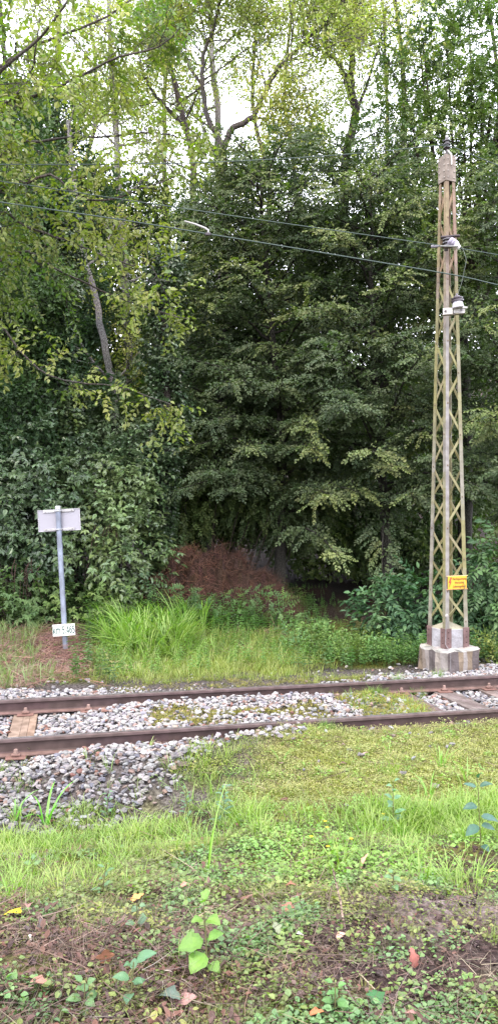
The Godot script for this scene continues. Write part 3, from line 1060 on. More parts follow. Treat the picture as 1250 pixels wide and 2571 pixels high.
	br.box(Transform3D(Basis(rt, Vector3.UP, toc).rotated(Vector3.UP, 0.25), w5 + rt * 0.145 - toc * 0.03), Vector3(0.15, 0.055, 0.008), Color(0.42, 0.40, 0.39), 0.002)
	br.box(Transform3D(Basis(rt, Vector3.UP, toc), w5 + Vector3(0, -0.043, -0.03) + rt * 0.07), Vector3(0.27, 0.006, 0.07), Color(0.32, 0.29, 0.27), 0.002)
	for q in [-0.03, 0.17]:
		br.lathe([Vector2(0.016, 0.0), Vector2(0.016, 0.014), Vector2(0.0, 0.018)], 6, Color(0.10, 0.09, 0.10), Transform3D(bas(rt, toc), w5 + rt * q + toc * 0.005))
	put("bracket", br.mesh(), M.zinc, o)
	var w6 := at(1150, 772, 10.08) - mast_at
	var lean := Basis(toc, 0.10)
	var bell := Buf.new()
	bell.lathe([Vector2(0, 0.0), Vector2(0.072, 0.0), Vector2(0.076, 0.012), Vector2(0.070, 0.028), Vector2(0.062, 0.075), Vector2(0.052, 0.085), Vector2(0, 0.088)], 20, Color(0.42, 0.40, 0.44), Transform3D(lean, w6))
	bell.tube([w6 + rt * 0.05, w6 + rt * 0.115 - Vector3(0, 0.004, 0)], [0.011, 0.011], 8, [Color(0.55, 0.53, 0.55)])
	var bl := put("insulator", bell.mesh(), M.enamel, o)
	var ribs := Buf.new()
	ribs.lathe([Vector2(0.05, 0.080), Vector2(0.082, 0.084), Vector2(0.084, 0.098), Vector2(0.06, 0.112), Vector2(0.074, 0.118), Vector2(0.076, 0.130), Vector2(0.048, 0.145), Vector2(0.040, 0.155), Vector2(0.016, 0.160), Vector2(0.014, 0.19), Vector2(0, 0.192)], 20, Color(0.055, 0.045, 0.055), Transform3D(lean, w6))
	put("ribbed_top", ribs.mesh(), M.glaze, bl)
	# loop of thin wire from the upper insulator down to the lower one
	var loop := Buf.new()
	loop.tube(path([w3 + rt * 0.06, w3 + rt * 0.13 + Vector3(0, -0.10, 0), w3 + rt * 0.155 + Vector3(0, -0.24, 0.02), w3 + rt * 0.11 + Vector3(0, -0.50, 0), w6 + Vector3(0, 0.18, 0)], 16, 0.003), taper(17, 0.0042, 0.004), 5, [Color(0.07, 0.08, 0.07)])
	put("jumper_wire", loop.mesh(), M.wire, o)
	# footing: riveted shoe round a concrete core, on a rough wider block
	var q := Basis(Vector3.UP, mast_turn + PI / 4)
	var core := Buf.new()
	core.box(Transform3D(q, Vector3(0, 0.44, 0)), Vector3(0.372, 0.33, 0.372), Color(0.27, 0.26, 0.275), 0.006)
	put("concrete_core", core.mesh(), M.concrete, o)
	var cone := Buf.new()
	for k in 4:
		var a := mast_corner(k, 0.600) * Vector3(0.99, 1, 0.99)
		var c := mast_corner((k + 1) % 4, 0.600) * Vector3(0.99, 1, 0.99)
		cone.flat_out(a, c, Vector3(0, 0.70, 0), Vector3(0, 0.5, 0), Color(0.24, 0.225, 0.17))
		cone.quad_out(a, c, c - Vector3(0, 0.02, 0), a - Vector3(0, 0.02, 0), Vector3(0, 0.5, 0), Color(0.36, 0.34, 0.28))
	put("sloping_cap", cone.mesh(), M.concrete, o)
	for k in 4:
		var b := Buf.new()
		for e in [1, 3]:
			var c := mast_corner(k, 0.47)
			c *= Vector3(1.03, 1, 1.03)
			var d := mast_corner((k + e) % 4, 0.47) - mast_corner(k, 0.47)
			d.y = 0
			d = d.normalized()
			var nrm := -(mast_corner((k + 4 - e) % 4, 0.47) - mast_corner(k, 0.47))
			nrm.y = 0
			nrm = nrm.normalized()
			b.box(Transform3D(Basis(d, Vector3.UP, d.cross(Vector3.UP)), c + d * 0.048 + nrm * 0.002), Vector3(0.094, 0.31, 0.012), Color(0.135, 0.085, 0.08), 0.002)
			for j in 4:
				b.lathe([Vector2(0.011, 0.0), Vector2(0.009, 0.008), Vector2(0.0, 0.011)], 6, Color(0.10, 0.065, 0.06), Transform3D(bas(d, nrm), c + d * 0.045 + nrm * 0.008 + Vector3(0, -0.11 + j * 0.073, 0)))
		put("corner_plate", b.mesh(), M.rust, o)
	var blk := Buf.new()
	var rings := []
	var sides := 28
	for j in 5:
		var row := []
		for i in sides:
			var a := TAU * i / sides
			var sq := 1.0 / pow(pow(absf(cos(a)), 5.0) + pow(absf(sin(a)), 5.0), 0.2)
			var r := 0.325 * sq * (1.0 + 0.06 * sin(a * 3.0 + 0.7) + bumps.get_noise_2d(i * 17.0, j * 3.0) * 0.09 + rr(-0.012, 0.012))
			if j == 4:
				r *= 0.96
			var y: float = [-0.15, 0.05, 0.2, 0.335, 0.362][j]
			row.push_back(q * Vector3(cos(a) * r, y + (bumps.get_noise_2d(i * 9.0, 30.0) * 0.035 if j > 2 else 0.0), sin(a) * r))
		rings.push_back(row)
	for j in 4:
		for i in sides:
			var l := (i + 1) % sides
			var st := bumps.get_noise_2d(i * 23.0, 5.0)
			var col := Color(0.235, 0.21, 0.20).lerp(Color(0.18, 0.14, 0.105), ss(0.0, 0.22, st)).lerp(Color(0.10, 0.085, 0.085), ss(0.03, 0.25, -st))
			if j == 3:
				col = Color(0.28, 0.27, 0.25)
			blk.quad_out(rings[j][i], rings[j][l], rings[j + 1][l], rings[j + 1][i], Vector3(0, 0.1, 0), col)
	for i in sides:
		blk.flat_out(rings[4][i], rings[4][(i + 1) % sides], Vector3(0, 0.37, 0), Vector3(0, 0.1, 0), rc(Color(0.26, 0.245, 0.23), 0.2))
	put("footing_block", blk.mesh(), M.concrete, o)
	# earthing rod down the front corner
	var er := Buf.new()
	var fc := Vector3(sin(mast_turn), 0, cos(mast_turn))
	er.tube([fc * 0.285 + Vector3(0, 0.80, 0) + rt * 0.02, fc * 0.290 + Vector3(0, 0.70, 0) + rt * 0.01, fc * 0.292 + Vector3(0, 0.42, 0) + rt * 0.005, fc * 0.36 + Vector3(0, 0.375, 0) + rt * 0.05, fc * 0.395 + Vector3(0, 0.33, 0) + rt * 0.08, fc * 0.40 + Vector3(0, -0.05, 0) + rt * 0.08], [0.0045, 0.0045, 0.0045, 0.0045, 0.0045, 0.0045], 6, [Color(0.20, 0.19, 0.20)])
	er.lathe([Vector2(0.0, 0.0), Vector2(0.022, 0.0), Vector2(0.022, 0.02), Vector2(0.0, 0.024)], 8, Color(0.40, 0.38, 0.38), Transform3D(bas(Vector3.UP, fc), fc * 0.275 + Vector3(0, 0.80, 0) + rt * 0.02))
	er.tube(path([fc * 0.285 + Vector3(0, 0.80, 0) + rt * 0.03, Vector3(0, 0.95, 0.1) + rt * 0.12, Vector3(0, 1.15, 0.1) + rt * 0.19, Vector3(0, 1.5, 0.05) + rt * 0.14], 12, 0.004), taper(13, 0.0045, 0.004), 5, [Color(0.20, 0.18, 0.09)])
	put("earth_wire", er.mesh(), M.zinc, o)
	# warning plate on the right-hand face
	var fnorm := (mast_corner(0, 1.2) + mast_corner(1, 1.2))
	fnorm.y = 0
	fnorm = fnorm.normalized()
	var fx := Vector3.UP.cross(fnorm).normalized()
	var wp := (mast_corner(0, 1.225) + mast_corner(1, 1.225)) * 0.5 + fnorm * 0.022
	var pb := Buf.new()
	pb.box(Transform3D(Basis(fx, Vector3.UP, fnorm), wp), Vector3(0.305, 0.168, 0.004), Color(0.50, 0.25, 0.015), 0.001)
	pb.box(Transform3D(Basis(fx, Vector3.UP, fnorm), wp + Vector3(0, 0.088, -0.004)), Vector3(0.35, 0.008, 0.006), Color(0.50, 0.33, 0.17), 0.001)
	pb.box(Transform3D(Basis(fx, Vector3.UP, fnorm), wp + Vector3(0, -0.088, -0.004)), Vector3(0.35, 0.008, 0.006), Color(0.40, 0.20, 0.10), 0.001)
	var plate := put("warning_plate", pb.mesh(), M.enamel, o)
	plate.set_meta("label", "yellow high voltage warning plate with a red lightning bolt")
	var ink := surf(0.6)
	ink.vertex_color_use_as_albedo = false
	ink.albedo_color = Color(0.16, 0.08, 0.03)
	var words := ["Hochspannung", "Vorsicht!", "Lebensgefahr"]
	for i in 3:
		var t := text(words[i], 0.040, ink)
		t.name = "lettering"
		plate.add_child(t, true)
		t.transform = Transform3D(Basis(fx, Vector3.UP, fnorm).scaled_local(Vector3(0.80 if i != 1 else 0.9, 1, 1)), wp + fnorm * 0.003 + fx * 0.035 + Vector3(0, 0.048 - i * 0.05, 0))
	var bolt := Buf.new()
	var zz := [Vector2(-0.115, 0.07), Vector2(-0.145, 0.0), Vector2(-0.125, 0.0), Vector2(-0.140, -0.072), Vector2(-0.095, 0.018), Vector2(-0.112, 0.018), Vector2(-0.085, 0.07)]
	var tri := Geometry2D.triangulate_polygon(PackedVector2Array(zz))
	for i in range(0, tri.size(), 3):
		var g := []
		for j in 3:
			g.push_back(wp + fnorm * 0.0035 + fx * zz[tri[i + j]].x + Vector3(0, zz[tri[i + j]].y, 0))
		bolt.flat_out(g[0], g[1], g[2], wp, Color(0.35, 0.03, 0.012))
	put("lightning_bolt", bolt.mesh(), M.enamel, plate)
func text(s: String, size: float, mat: Material) -> MeshInstance3D:
	var f := SystemFont.new()
	f.font_names = PackedStringArray(["Droid Sans"])
	f.font_weight = 600
	var t := TextMesh.new()
	t.text = s
	t.font = f
	t.font_size = 64
	t.pixel_size = size / 64.0
	t.depth = 0.001
	var o := MeshInstance3D.new()
	o.mesh = t
	o.material_override = mat
	return o

func make_wires() -> void:
	var col := [Color(0.05, 0.07, 0.06)]
	var defs := [
		["topmost thin overhead wire, tied to the insulator on the mast head", [at(-260, 409, 8.6), at(0, 410, 9.11), at(300, 409, 9.5), at(560, 403, 9.8), at(860, 385, 10.1), at(1110, 361, 10.35), at(1127, 362, 10.35), at(1250, 412, 10.9), at(1500, 520, 12.0)]],
		["middle overhead wire, passing the mast at the white-ended insulator", [at(-260, 418, 8.6), at(0, 452, 9.11), at(300, 497, 9.5), at(640, 548, 9.8), at(900, 585, 9.98), at(1095, 613, 10.08), at(1150, 621, 10.1), at(1250, 638, 10.3), at(1500, 680, 11.0)]],
		["lowest and thickest overhead wire, crossing in front of the mast", [at(-260, 463, 8.6), at(0, 505, 9.05), at(300, 549, 9.4), at(520, 585, 9.65), at(900, 648, 9.95), at(1145, 690, 10.08), at(1250, 714, 10.3), at(1500, 770, 11.0)]]]
	for i in 3:
		var b := Buf.new()
		var pts := path(defs[i][1], 60, 0.0)
		b.tube(pts, taper(61, [0.0065, 0.0065, 0.0088][i], [0.0065, 0.0065, 0.0088][i]), 6, col)
		tag(put("overhead_wire", b.mesh(), M.wire), defs[i][0], "wire", "overhead wires along the line")
	# a pale bent rod resting on the lowest wire
	var o := thing("bent_rod", "pale bent rod with a dark clip on the lowest overhead wire", "rod", at(522, 585, 9.65))
	var r := Buf.new()
	r.tube([at(463, 553, 9.7), at(490, 561, 9.68), at(515, 571, 9.66), at(523, 576, 9.65), at(522, 584, 9.65)], [0.010, 0.013, 0.014, 0.013, 0.010], 8, [Color(0.24, 0.235, 0.23)])
	world_part("rod", r, M.enamel, o)
	var c := Buf.new()
	c.box(Transform3D(Basis(), at(522, 586, 9.64)), Vector3(0.07, 0.035, 0.035), Color(0.05, 0.04, 0.05), 0.006)
	world_part("clip", c, M.wire, o)

func make_signpost() -> void:
	var base := gp(gx(167, 11.6), -11.6)
	var o := thing("sign_post", "leaning grey steel post carrying a blank sign back and a km plate", "signpost", base)
	var top := at(146, 1272, 11.6)
	var foot := base - Vector3(0, 0.1, 0)
	var ax := (top - base).normalized()
	var b := Buf.new()
	b.tube([foot, foot.lerp(top, 0.25), foot.lerp(top, 0.5), foot.lerp(top, 0.75), top], [0.039, 0.039, 0.039, 0.039, 0.039], 16, [Color(0.22, 0.25, 0.32)])
	b.lathe([Vector2(0.042, -0.045), Vector2(0.042, 0.0), Vector2(0.034, 0.01), Vector2(0, 0.012)], 16, Color(0.52, 0.52, 0.53), Transform3D(bas(ax.cross(Vector3.RIGHT), ax), top))
	world_part("post", b, M.zinc, o)
	var rx := (Vector3(0.995, 0.055, 0.06)).normalized()
	var nz := rx.cross(ax).normalized()
	if nz.z < 0:
		nz = -nz
	var uy := nz.cross(rx).normalized()
	var ctr := at(147, 1306, 11.6) - nz * 0.055
	var bd := Buf.new()
	bd.box(Transform3D(Basis(rx, uy, nz), ctr), Vector3(0.64, 0.325, 0.006), Color(0.28, 0.265, 0.30), 0.002)
	for s in [-1.0, 1.0]:
		bd.box(Transform3D(Basis(rx, uy, nz), ctr + rx * 0.3185 * s + nz * 0.008), Vector3(0.006, 0.324, 0.013), Color(0.42, 0.40, 0.42), 0.001)
		bd.box(Transform3D(Basis(rx, uy, nz), ctr + uy * 0.161 * s + nz * 0.008), Vector3(0.628, 0.006, 0.0125), Color(0.42, 0.40, 0.42), 0.001)
	var board := world_part("sign_board", bd, M.enamel, o)
	board.set_meta("label", "blank grey back of a rectangular sign board")
	for s in [-1.0, 1.0]:
		var rl := Buf.new()
		var c: Vector3 = ctr + uy * 0.138 * s + nz * 0.018
		rl.box(Transform3D(Basis(rx, uy, nz), c), Vector3(0.47, 0.034, 0.018), Color(0.50, 0.49, 0.50), 0.003)
		for k in [-0.2, -0.05, 0.05, 0.2]:
			rl.lathe([Vector2(0.009, 0), Vector2(0.008, 0.006), Vector2(0, 0.007)], 6, Color(0.25, 0.24, 0.25), Transform3D(bas(uy, nz), c + rx * k + nz * 0.009))
		rl.tube([c + rx * 0.045 - nz * 0.004, c + rx * 0.045 + nz * 0.06, c + nz * 0.092, c - rx * 0.045 + nz * 0.06, c - rx * 0.045 - nz * 0.004], [0.010, 0.010, 0.010, 0.010, 0.010], 5, [Color(0.50, 0.50, 0.52)])
		world_part("mounting_rail", rl, M.zinc, o)
	var kc := at(164, 1580, 11.55) + nz * 0.05
	var kx := (Vector3(0.992, 0.075, 0.03)).normalized()
	var ky := nz.cross(kx).normalized()
	var kz := kx.cross(ky).normalized()
	var kb := Buf.new()
	kb.box(Transform3D(Basis(kx, ky, kz), kc), Vector3(0.335, 0.172, 0.006), Color(0.60, 0.60, 0.58), 0.002)
	var plate := world_part("kilometre_plate", kb, M.enamel, o)
	plate.set_meta("label", "white plate lettered km 5.465 in green")
	var ink := surf(0.6)
	ink.vertex_color_use_as_albedo = false
	ink.albedo_color = Color(0.0, 0.22, 0.20)
	var t := text("km 5.465", 0.156, ink)
	t.name = "lettering"
	plate.add_child(t, true)
	t.transform = Transform3D(Basis(kx, ky, kz).scaled_local(Vector3(0.50, 1.0, 1.0)), kc + kz * 0.0042)

func make_hay() -> void:
	var c := at(560, 1400, 14.2)
	var base := gp(c.x, c.z)
	var o := thing("hay_heap", "heap of reddish brown rotting hay in front of the dark thicket", "hay heap", base)
	var b := Buf.new()
	var hgt := func(x: float, z: float) -> float:
		var a := (x + 0.22) / 0.62
		var e := (x - 0.62) / 0.6
		var w := (x + 1.05) / 0.5
		var h := 0.92 * exp(-a * a - z * z / 0.5) + 0.66 * exp(-e * e - z * z / 0.5) + 0.74 * exp(-w * w - z * z / 0.5)
		return h * (1.0 + 0.5 * bumps.get_noise_2d(x * 16.0, z * 16.0)) - 0.05
	var st := 0.07
	var nx := 52
	var nz := 40
	for i in nx:
		for j in nz:
			var x := (i - nx / 2) * st
			var z := (j - nz / 2) * st
			var q := []
			for k in [[0, 0], [1, 0], [1, 1], [0, 1]]:
				var xx: float = x + k[0] * st
				var zz: float = z + k[1] * st
				q.push_back(Vector3(base.x + xx, H(base.x + xx, base.z + zz) + hgt.call(xx, zz), base.z + zz))
			if hgt.call(x, z) > -0.03:
				b.quad_out(q[0], q[1], q[2], q[3], q[0] - Vector3(0, 5, 0), rc(Color(0.065, 0.038, 0.029), 0.3))
	world_part("hay_mound", b, M.soil, o)
	var cp := Copies.new()
	for i in 3600:
		var x := rr(-1.7, 1.8)
		var z := rr(-0.9, 1.2)
		var h: float = hgt.call(x, z)
		if h < 0.05:
			continue
		var red := ss(0.3, -0.8, x)
		var p := Vector3(base.x + x, H(base.x + x, base.z + z) + h + rr(-0.03, 0.015), base.z + z)
		cp.put(Transform3D(Basis.from_euler(Vector3(rr(-0.7, 0.7), rr(0, TAU), rr(-0.7, 0.7))).scaled_local(Vector3.ONE * rr(0.7, 1.2)), p), rc(Color(0.095, 0.05, 0.036).lerp(Color(0.30, 0.145, 0.09), red * rr(0.2, 1.0)), 0.4))
	mass("straw", cp, SP.straw[1], M.dry, o)

# ------------------------------------------------------------------ turf, herbs and litter
func scatter(cps: Array, p: Vector3, size: float, col: Color, lean := 0.12) -> void:
	var bs := Basis(Vector3.UP, rr(0, TAU)).rotated(Vector3(rr(-1, 1), 0, rr(-1, 1)).normalized(), rr(0, lean))
	cps[rng.randi() % cps.size()].put(Transform3D(bs.scaled_local(Vector3.ONE * size), p), col)
func sets(n: int) -> Array:
	var out := []
	for i in n:
		out.push_back(Copies.new())
	return out
func lay_down(called: String, label: String, cps: Array, units: Array, mat: Material) -> void:
	var o := thing(called, label, called.replace("_", " "), TC)
	o.remove_meta("category")
	o.set_meta("kind", "stuff")
	for i in units.size():
		mass("tuft", cps[i], units[i], mat, o)
func make_turf() -> void:
	var short := sets(3)
	var fine := sets(2)
	var ros := sets(3)
	var moss := sets(2)
	var straw := sets(3)
	var tall := sets(2)
	var herb := sets(3)
	var lit := sets(2)
	var clod := sets(3)
	var green := Color(0.175, 0.305, 0.055)
	var yell := Color(0.28, 0.325, 0.085)
	# near side of the track
	for i in 46000:
		var d := lerpf(2.15, 7.8, pow(rng.randf(), 1.15))
		var x := rr(-0.36, 0.36) * d + rr(-0.9, 0.9)
		var p := across(x, -d)
		if p > -0.84:
			continue
		var n := broad.get_noise_2d(x * 7.0 + 11.0, -d * 7.0)
		var n2 := broad.get_noise_2d(x * 16.0 + 77.0, -d * 16.0)
		var g := gp(x, -d)
		var stones := 1.0 - ss(-0.7, 0.35, x + n * 0.7 + (-(p + 1.2)) * 0.55)       # left shoulder stays stony
		if p > -1.80 + n * 0.5 and rng.randf() < stones:
			continue
		var bare := ss(0.05, 0.5, x) * ss(2.5, 2.8, d) * (1.0 - ss(3.6, 4.0, d + n * 0.4))
		var belt := ss(3.7, 4.5, d + n * 0.8 - 0.5 * ss(0.0, 1.2, x))     # where the bank turns into turf
		var flat_moss := ss(-2.9, -2.4, p + n * 0.6) * ss(-0.4, 0.2, x)    # low yellow turf along the rail
		var k := rng.randf()
		var brown := ss(3.9, 3.3, d + n * 0.8) * ss(0.1, -0.3, x - n) * 0.65
		if k > 0.30 and k < 0.78 and rng.randf() < brown:
			k = rr(0.86, 1.0)
		if k < 0.30:
			var want := (0.06 + 0.55 * belt) * (1.0 - 0.85 * bare) * (1.0 - 0.78 * flat_moss) * clampf(0.6 + n * 2.5, 0.1, 1.4)
			want *= 1.0 - 0.8 * ss(-1.0, -0.5, x) * (1.0 - ss(0.6, 1.0, x)) * ss(5.4, 4.9, d)
			if rng.randf() < want:
				var s := rr(0.5, 1.1) * (0.5 if flat_moss > 0.5 else 1.0) * (0.55 if d < 3.6 else 1.0)
				scatter(short, g, s, rc(green.lerp(yell, clampf(0.45 + n2, 0, 1)), 0.22), 0.25)
		elif k < 0.56:
			var want := (1.0 - 0.75 * belt * (1.0 - 0.6 * ss(0.0, 0.3, n))) * (1.0 - 0.7 * bare) * clampf(0.6 + n2 * 3.4, 0.05, 1.3) * (1.0 - 0.25 * ss(3.6, 2.6, d))
			if rng.randf() < want * (1.0 - 0.8 * flat_moss) or (d > 3.7 and d < 5.0 and x > -0.7 and x < 1.0 and rng.randf() < 0.7):
				var tone := Color(0.17, 0.225, 0.065).lerp(Color(0.13, 0.225, 0.085), ss(0.0, 0.3, n2)).lerp(Color(0.24, 0.255, 0.075), ss(0.05, 0.4, n)).lerp(Color(0.20, 0.33, 0.07), ss(3.5, 4.2, d) * ss(-0.4, 0.3, x))
				scatter(ros, g + Vector3(0, 0.004, 0), rr(0.55, 1.05), rc(tone, 0.25), 0.3)
		elif k < 0.78:
			if rng.randf() < clampf(0.6 + n * 2.5, 0.1, 1.0) * (1.0 - 0.8 * bare) or flat_moss > 0.3:
				scatter(moss, g, rr(0.7, 1.6), rc(Color(0.15, 0.16, 0.042).lerp(Color(0.075, 0.085, 0.03), ss(-0.2, 0.3, n2)).lerp(Color(0.31, 0.31, 0.115), flat_moss), 0.22), 0.25)
		elif k < 0.90:
			if rng.randf() < 0.2 + 0.35 * ss(4.6, 3.2, d) * clampf(0.5 - n * 2.0, 0.2, 1.0):
				scatter(straw, g + Vector3(0, 0.006, 0), rr(0.5, 1.1), rc(Color(0.095, 0.064, 0.053).lerp(Color(0.25, 0.195, 0.145), pow(rng.randf(), 4.0)), 0.3), 0.3)
		elif d < 5.4 and rng.randf() < 0.35 + 0.65 * ss(4.6, 3.4, d):
			scatter(lit, g, rr(0.3, 0.75) * (1.0 - 0.4 * bare), rc(Color(0.115, 0.062, 0.048).lerp(Color(0.06, 0.042, 0.038), rng.randf()), 0.3), 0.3)
	# the denser grass belts that show: left edge above the gravel, the right side, thin stems between
	for i in 3000:
		var u := rng.randf()
		var d := 0.0
		var x := 0.0
		if u < 0.36:
			d = rr(4.75, 5.75)
			x = rr(-2.1, 0.1)
		elif u < 0.86:
			d = lerpf(3.6, 5.6, sqrt(rng.randf()))
			x = rr(0.20, 0.36) * d - rr(0.0, 0.8) * rng.randf()
		else:
			d = rr(4.6, 6.2)
			x = rr(-0.5, 1.6)
		var n := broad.get_noise_2d(x * 9.0, -d * 9.0)
		if n < rr(-0.06, 0.22):
			continue
		scatter(short, gp(x, -d), rr(0.6, 1.35), rc(green.lerp(yell, clampf(0.2 + n, 0, 0.6)), 0.2), 0.28)
	# crumbs of earth on the bank
	for i in 1500:
		var d := lerpf(2.15, 4.6, rng.randf())
		var x := rr(-0.36, 0.36) * d + rr(-0.3, 0.3)
		clod[rng.randi() % 3].put(Transform3D(Basis.from_euler(Vector3(rr(-1, 1), rr(0, TAU), rr(-1, 1))).scaled_local(Vector3.ONE * rr(0.012, 0.045)), gp(x, -d, 0.004)), rc(Color(0.11, 0.08, 0.075).lerp(Color(0.055, 0.04, 0.037), rng.randf()), 0.2))
	for i in 260:
		var d := rr(5.3, 6.6)
		var x := rr(-0.36, -0.02) * d
		if broad.get_noise_2d(x * 11.0, -d * 11.0) > 0.05:
			scatter(short, gp(x, -d), rr(0.5, 1.1), rc(Color(0.21, 0.29, 0.10), 0.25), 0.35)
	# moss cushions and small growth on the ballast
	for i in 2200:
		var s := rr(-3.2, 4.2)
		var p := rr(-0.68, 0.68)
		var o := onway(s, p, 0)
		var n := broad.get_noise_2d(o.x * 9.0, o.z * 9.0)
		var here := 0.0
		if absf(s + 0.1) < 0.95 and absf(p + 0.05 + n * 0.5) < 0.2:
			here = 1.0
		if s > 1.1 and s < 2.0:
			here = 0.9
		if rng.randf() < here:
			scatter(moss, gp(o.x, o.z, 0.03), rr(0.8, 1.6), rc(Color(0.26, 0.23, 0.045), 0.25), 0.2)
			if s > 1.1 and rng.randf() < 0.5:
				scatter(short, gp(o.x, o.z), rr(0.5, 1.1), rc(green, 0.25), 0.3)
	for q in [[1.62, 0.62, 1.0], [1.72, 0.60, 0.8], [1.55, 0.64, 0.9], [2.18, 0.63, 1.0], [1.35, 0.55, 0.6], [0.55, -0.92, 0.7], [0.62, -0.95, 0.6], [2.12, 1.10, 0.9], [2.5, 1.15, 0.7], [2.75, 1.2, 0.9]]:
		for k in 5:
			var o := onway(q[0] + rr(-0.06, 0.06), q[1] + rr(-0.03, 0.03), 0)
			scatter(fine, gp(o.x, o.z), q[2] * rr(0.8, 1.1), rc(Color(0.15, 0.23, 0.05), 0.2), 0.2)
	# far side: moss fringe, short turf, then tall grass and nettles
	for i in 17000:
		var s := rr(-4.4, 5.2)
		var p := rr(1.2, 7.5)
		var o := onway(s, p, 0)
		var x := o.x
		var d := -o.z
		if absf(x) > 0.37 * d + 1.2:
			continue
		var px := 625.0 + x / d * FOCAL
		var n := broad.get_noise_2d(x * 6.0, o.z * 6.0)
		var g := gp(x, o.z)
		var strawy := (1.0 - ss(190.0, 250.0, px + n * 90.0 + rr(-20, 20))) * (1.0 - ss(5.0, 5.6, p))
		var patch := ss(215.0, 300.0, px + n * 90.0 + rr(-25, 25)) * (1.0 - ss(680.0, 880.0, px + n * 120.0 + rr(-70, 70)))
		if p < 1.75 - 0.3 * ss(300.0, 700.0, px) + n * 0.3:
			if px > 250 and px < 1050 and rng.randf() < 0.35 + 0.5 * ss(650.0, 800.0, px):
				if px > 760.0 and rng.randf() < 0.6:
					scatter(short, g, rr(0.5, 1.0), rc(yell, 0.2), 0.3)
				scatter(moss, g, rr(0.8, 1.5), rc(Color(0.23, 0.21, 0.05), 0.25), 0.2)
			continue
		if strawy > 0.5:
			var k := rng.randf()
			if k < 0.55:
				scatter(straw, g + Vector3(0, rr(0, 0.05), 0), rr(0.8, 1.5), rc(Color(0.17, 0.085, 0.07).lerp(Color(0.32, 0.22, 0.18), pow(rng.randf(), 2.0)), 0.3), 0.5)
			elif k < 0.62 and px > 110.0:
				scatter(ros, g, rr(1.0, 1.6), rc(Color(0.12, 0.18, 0.05), 0.25))
			elif px < 105.0 + n * 90.0 and k < 0.80:
				scatter(tall, g, rr(0.25, 0.55), rc(Color(0.17, 0.23, 0.085), 0.25), 0.4)
			continue
		if patch > 0.4:
			var k := rng.randf()
			if p < 2.2 + n * 0.4:
				scatter(moss if k < 0.4 else short, g, rr(0.7, 1.2), rc(Color(0.21, 0.225, 0.05) if k < 0.4 else yell * 0.9, 0.25), 0.25)
			elif p < 4.4:
				var tallness := ss(2.2, 4.0, p) * (1.0 - 0.75 * ss(430.0, 600.0, px))
				if k < 0.18 and n > 0.0:
					scatter(straw, g + Vector3(0, rr(0.0, 0.12), 0), rr(0.9, 1.5), rc(Color(0.30, 0.25, 0.15), 0.3), 1.2)
				elif k < 0.62 - 0.25 * ss(450.0, 650.0, px):
					scatter(tall, g, (0.20 + 0.85 * tallness * ss(-0.35, 0.2, n + rr(-0.1, 0.1)) * ss(225.0, 330.0, px)) * rr(0.5, 1.3) * (1.0 + 0.28 * (1.0 - ss(430.0, 520.0, px))), rc(Color(0.21, 0.32, 0.07).lerp(Color(0.34, 0.36, 0.13), ss(-0.2, 0.3, -n)), 0.25), 0.4)
				elif k < 0.85:
					scatter(short, g, rr(1.0, 1.8), rc(yell, 0.25), 0.3)
				else:
					scatter(herb, g, rr(0.3, 0.6), rc(Color(0.16, 0.27, 0.07), 0.25), 0.3)
			elif k < 0.5:
				if px < 520.0 and p < 5.2 and k < 0.25:
					scatter(tall, g, rr(0.7, 1.1), rc(Color(0.21, 0.36, 0.06), 0.2), 0.3)
				else:
					scatter(herb, g, rr(0.4, 0.8) * (1.0 - 0.6 * ss(560.0, 800.0, px)), rc(Color(0.11, 0.22, 0.055), 0.25), 0.25)
		elif px > 700.0:
			if rng.randf() < 0.55 and p > 1.9 and p < 3.6 + 3.2 * ss(860.0, 740.0, px):
				scatter(herb, g, rr(0.4, 0.75), rc(Color(0.10, 0.19, 0.06).lerp(Color(0.14, 0.20, 0.05), ss(0.0, 0.3, n)), 0.25), 0.3)
		elif rng.randf() < 0.3:
			scatter(herb, g, rr(0.5, 0.9), rc(Color(0.09, 0.15, 0.05), 0.25), 0.3)
	lay_down("turf_grass", "short bright green grass of the bank and verges", short, SP.grass, M.leaf_thin)
	lay_down("fine_grass", "fine hair-like grass tufts beside rail and footing", fine, SP.finegrass, M.leaf_thin)
	lay_down("ground_cover", "small round-leaved ground cover on the bank", ros, SP.rosette, M.leaf_thin)
	lay_down("moss", "yellow green moss on soil and stones", moss, SP.moss, M.leaf_thin)
	lay_down("straw_litter", "dry pale straw lying on the ground", straw, SP.straw, M.dry)
	lay_down("tall_grass", "tall arching grass beyond the far rail", tall, SP.tallgrass, M.leaf_thin)
	lay_down("nettle_growth", "nettles and leafy herbs beyond the grass", herb, SP.nettle, M.leaf_thin)
	lay_down("soil_crumbs", "crumbs of dark earth on the trodden bank", clod, [SP.stone[0], SP.stone[1], SP.stone[2]], M.soil)
	lay_down("leaf_litter", "brown leaf crumbs and twig bits on the bank", lit, SP.litter, M.dry)

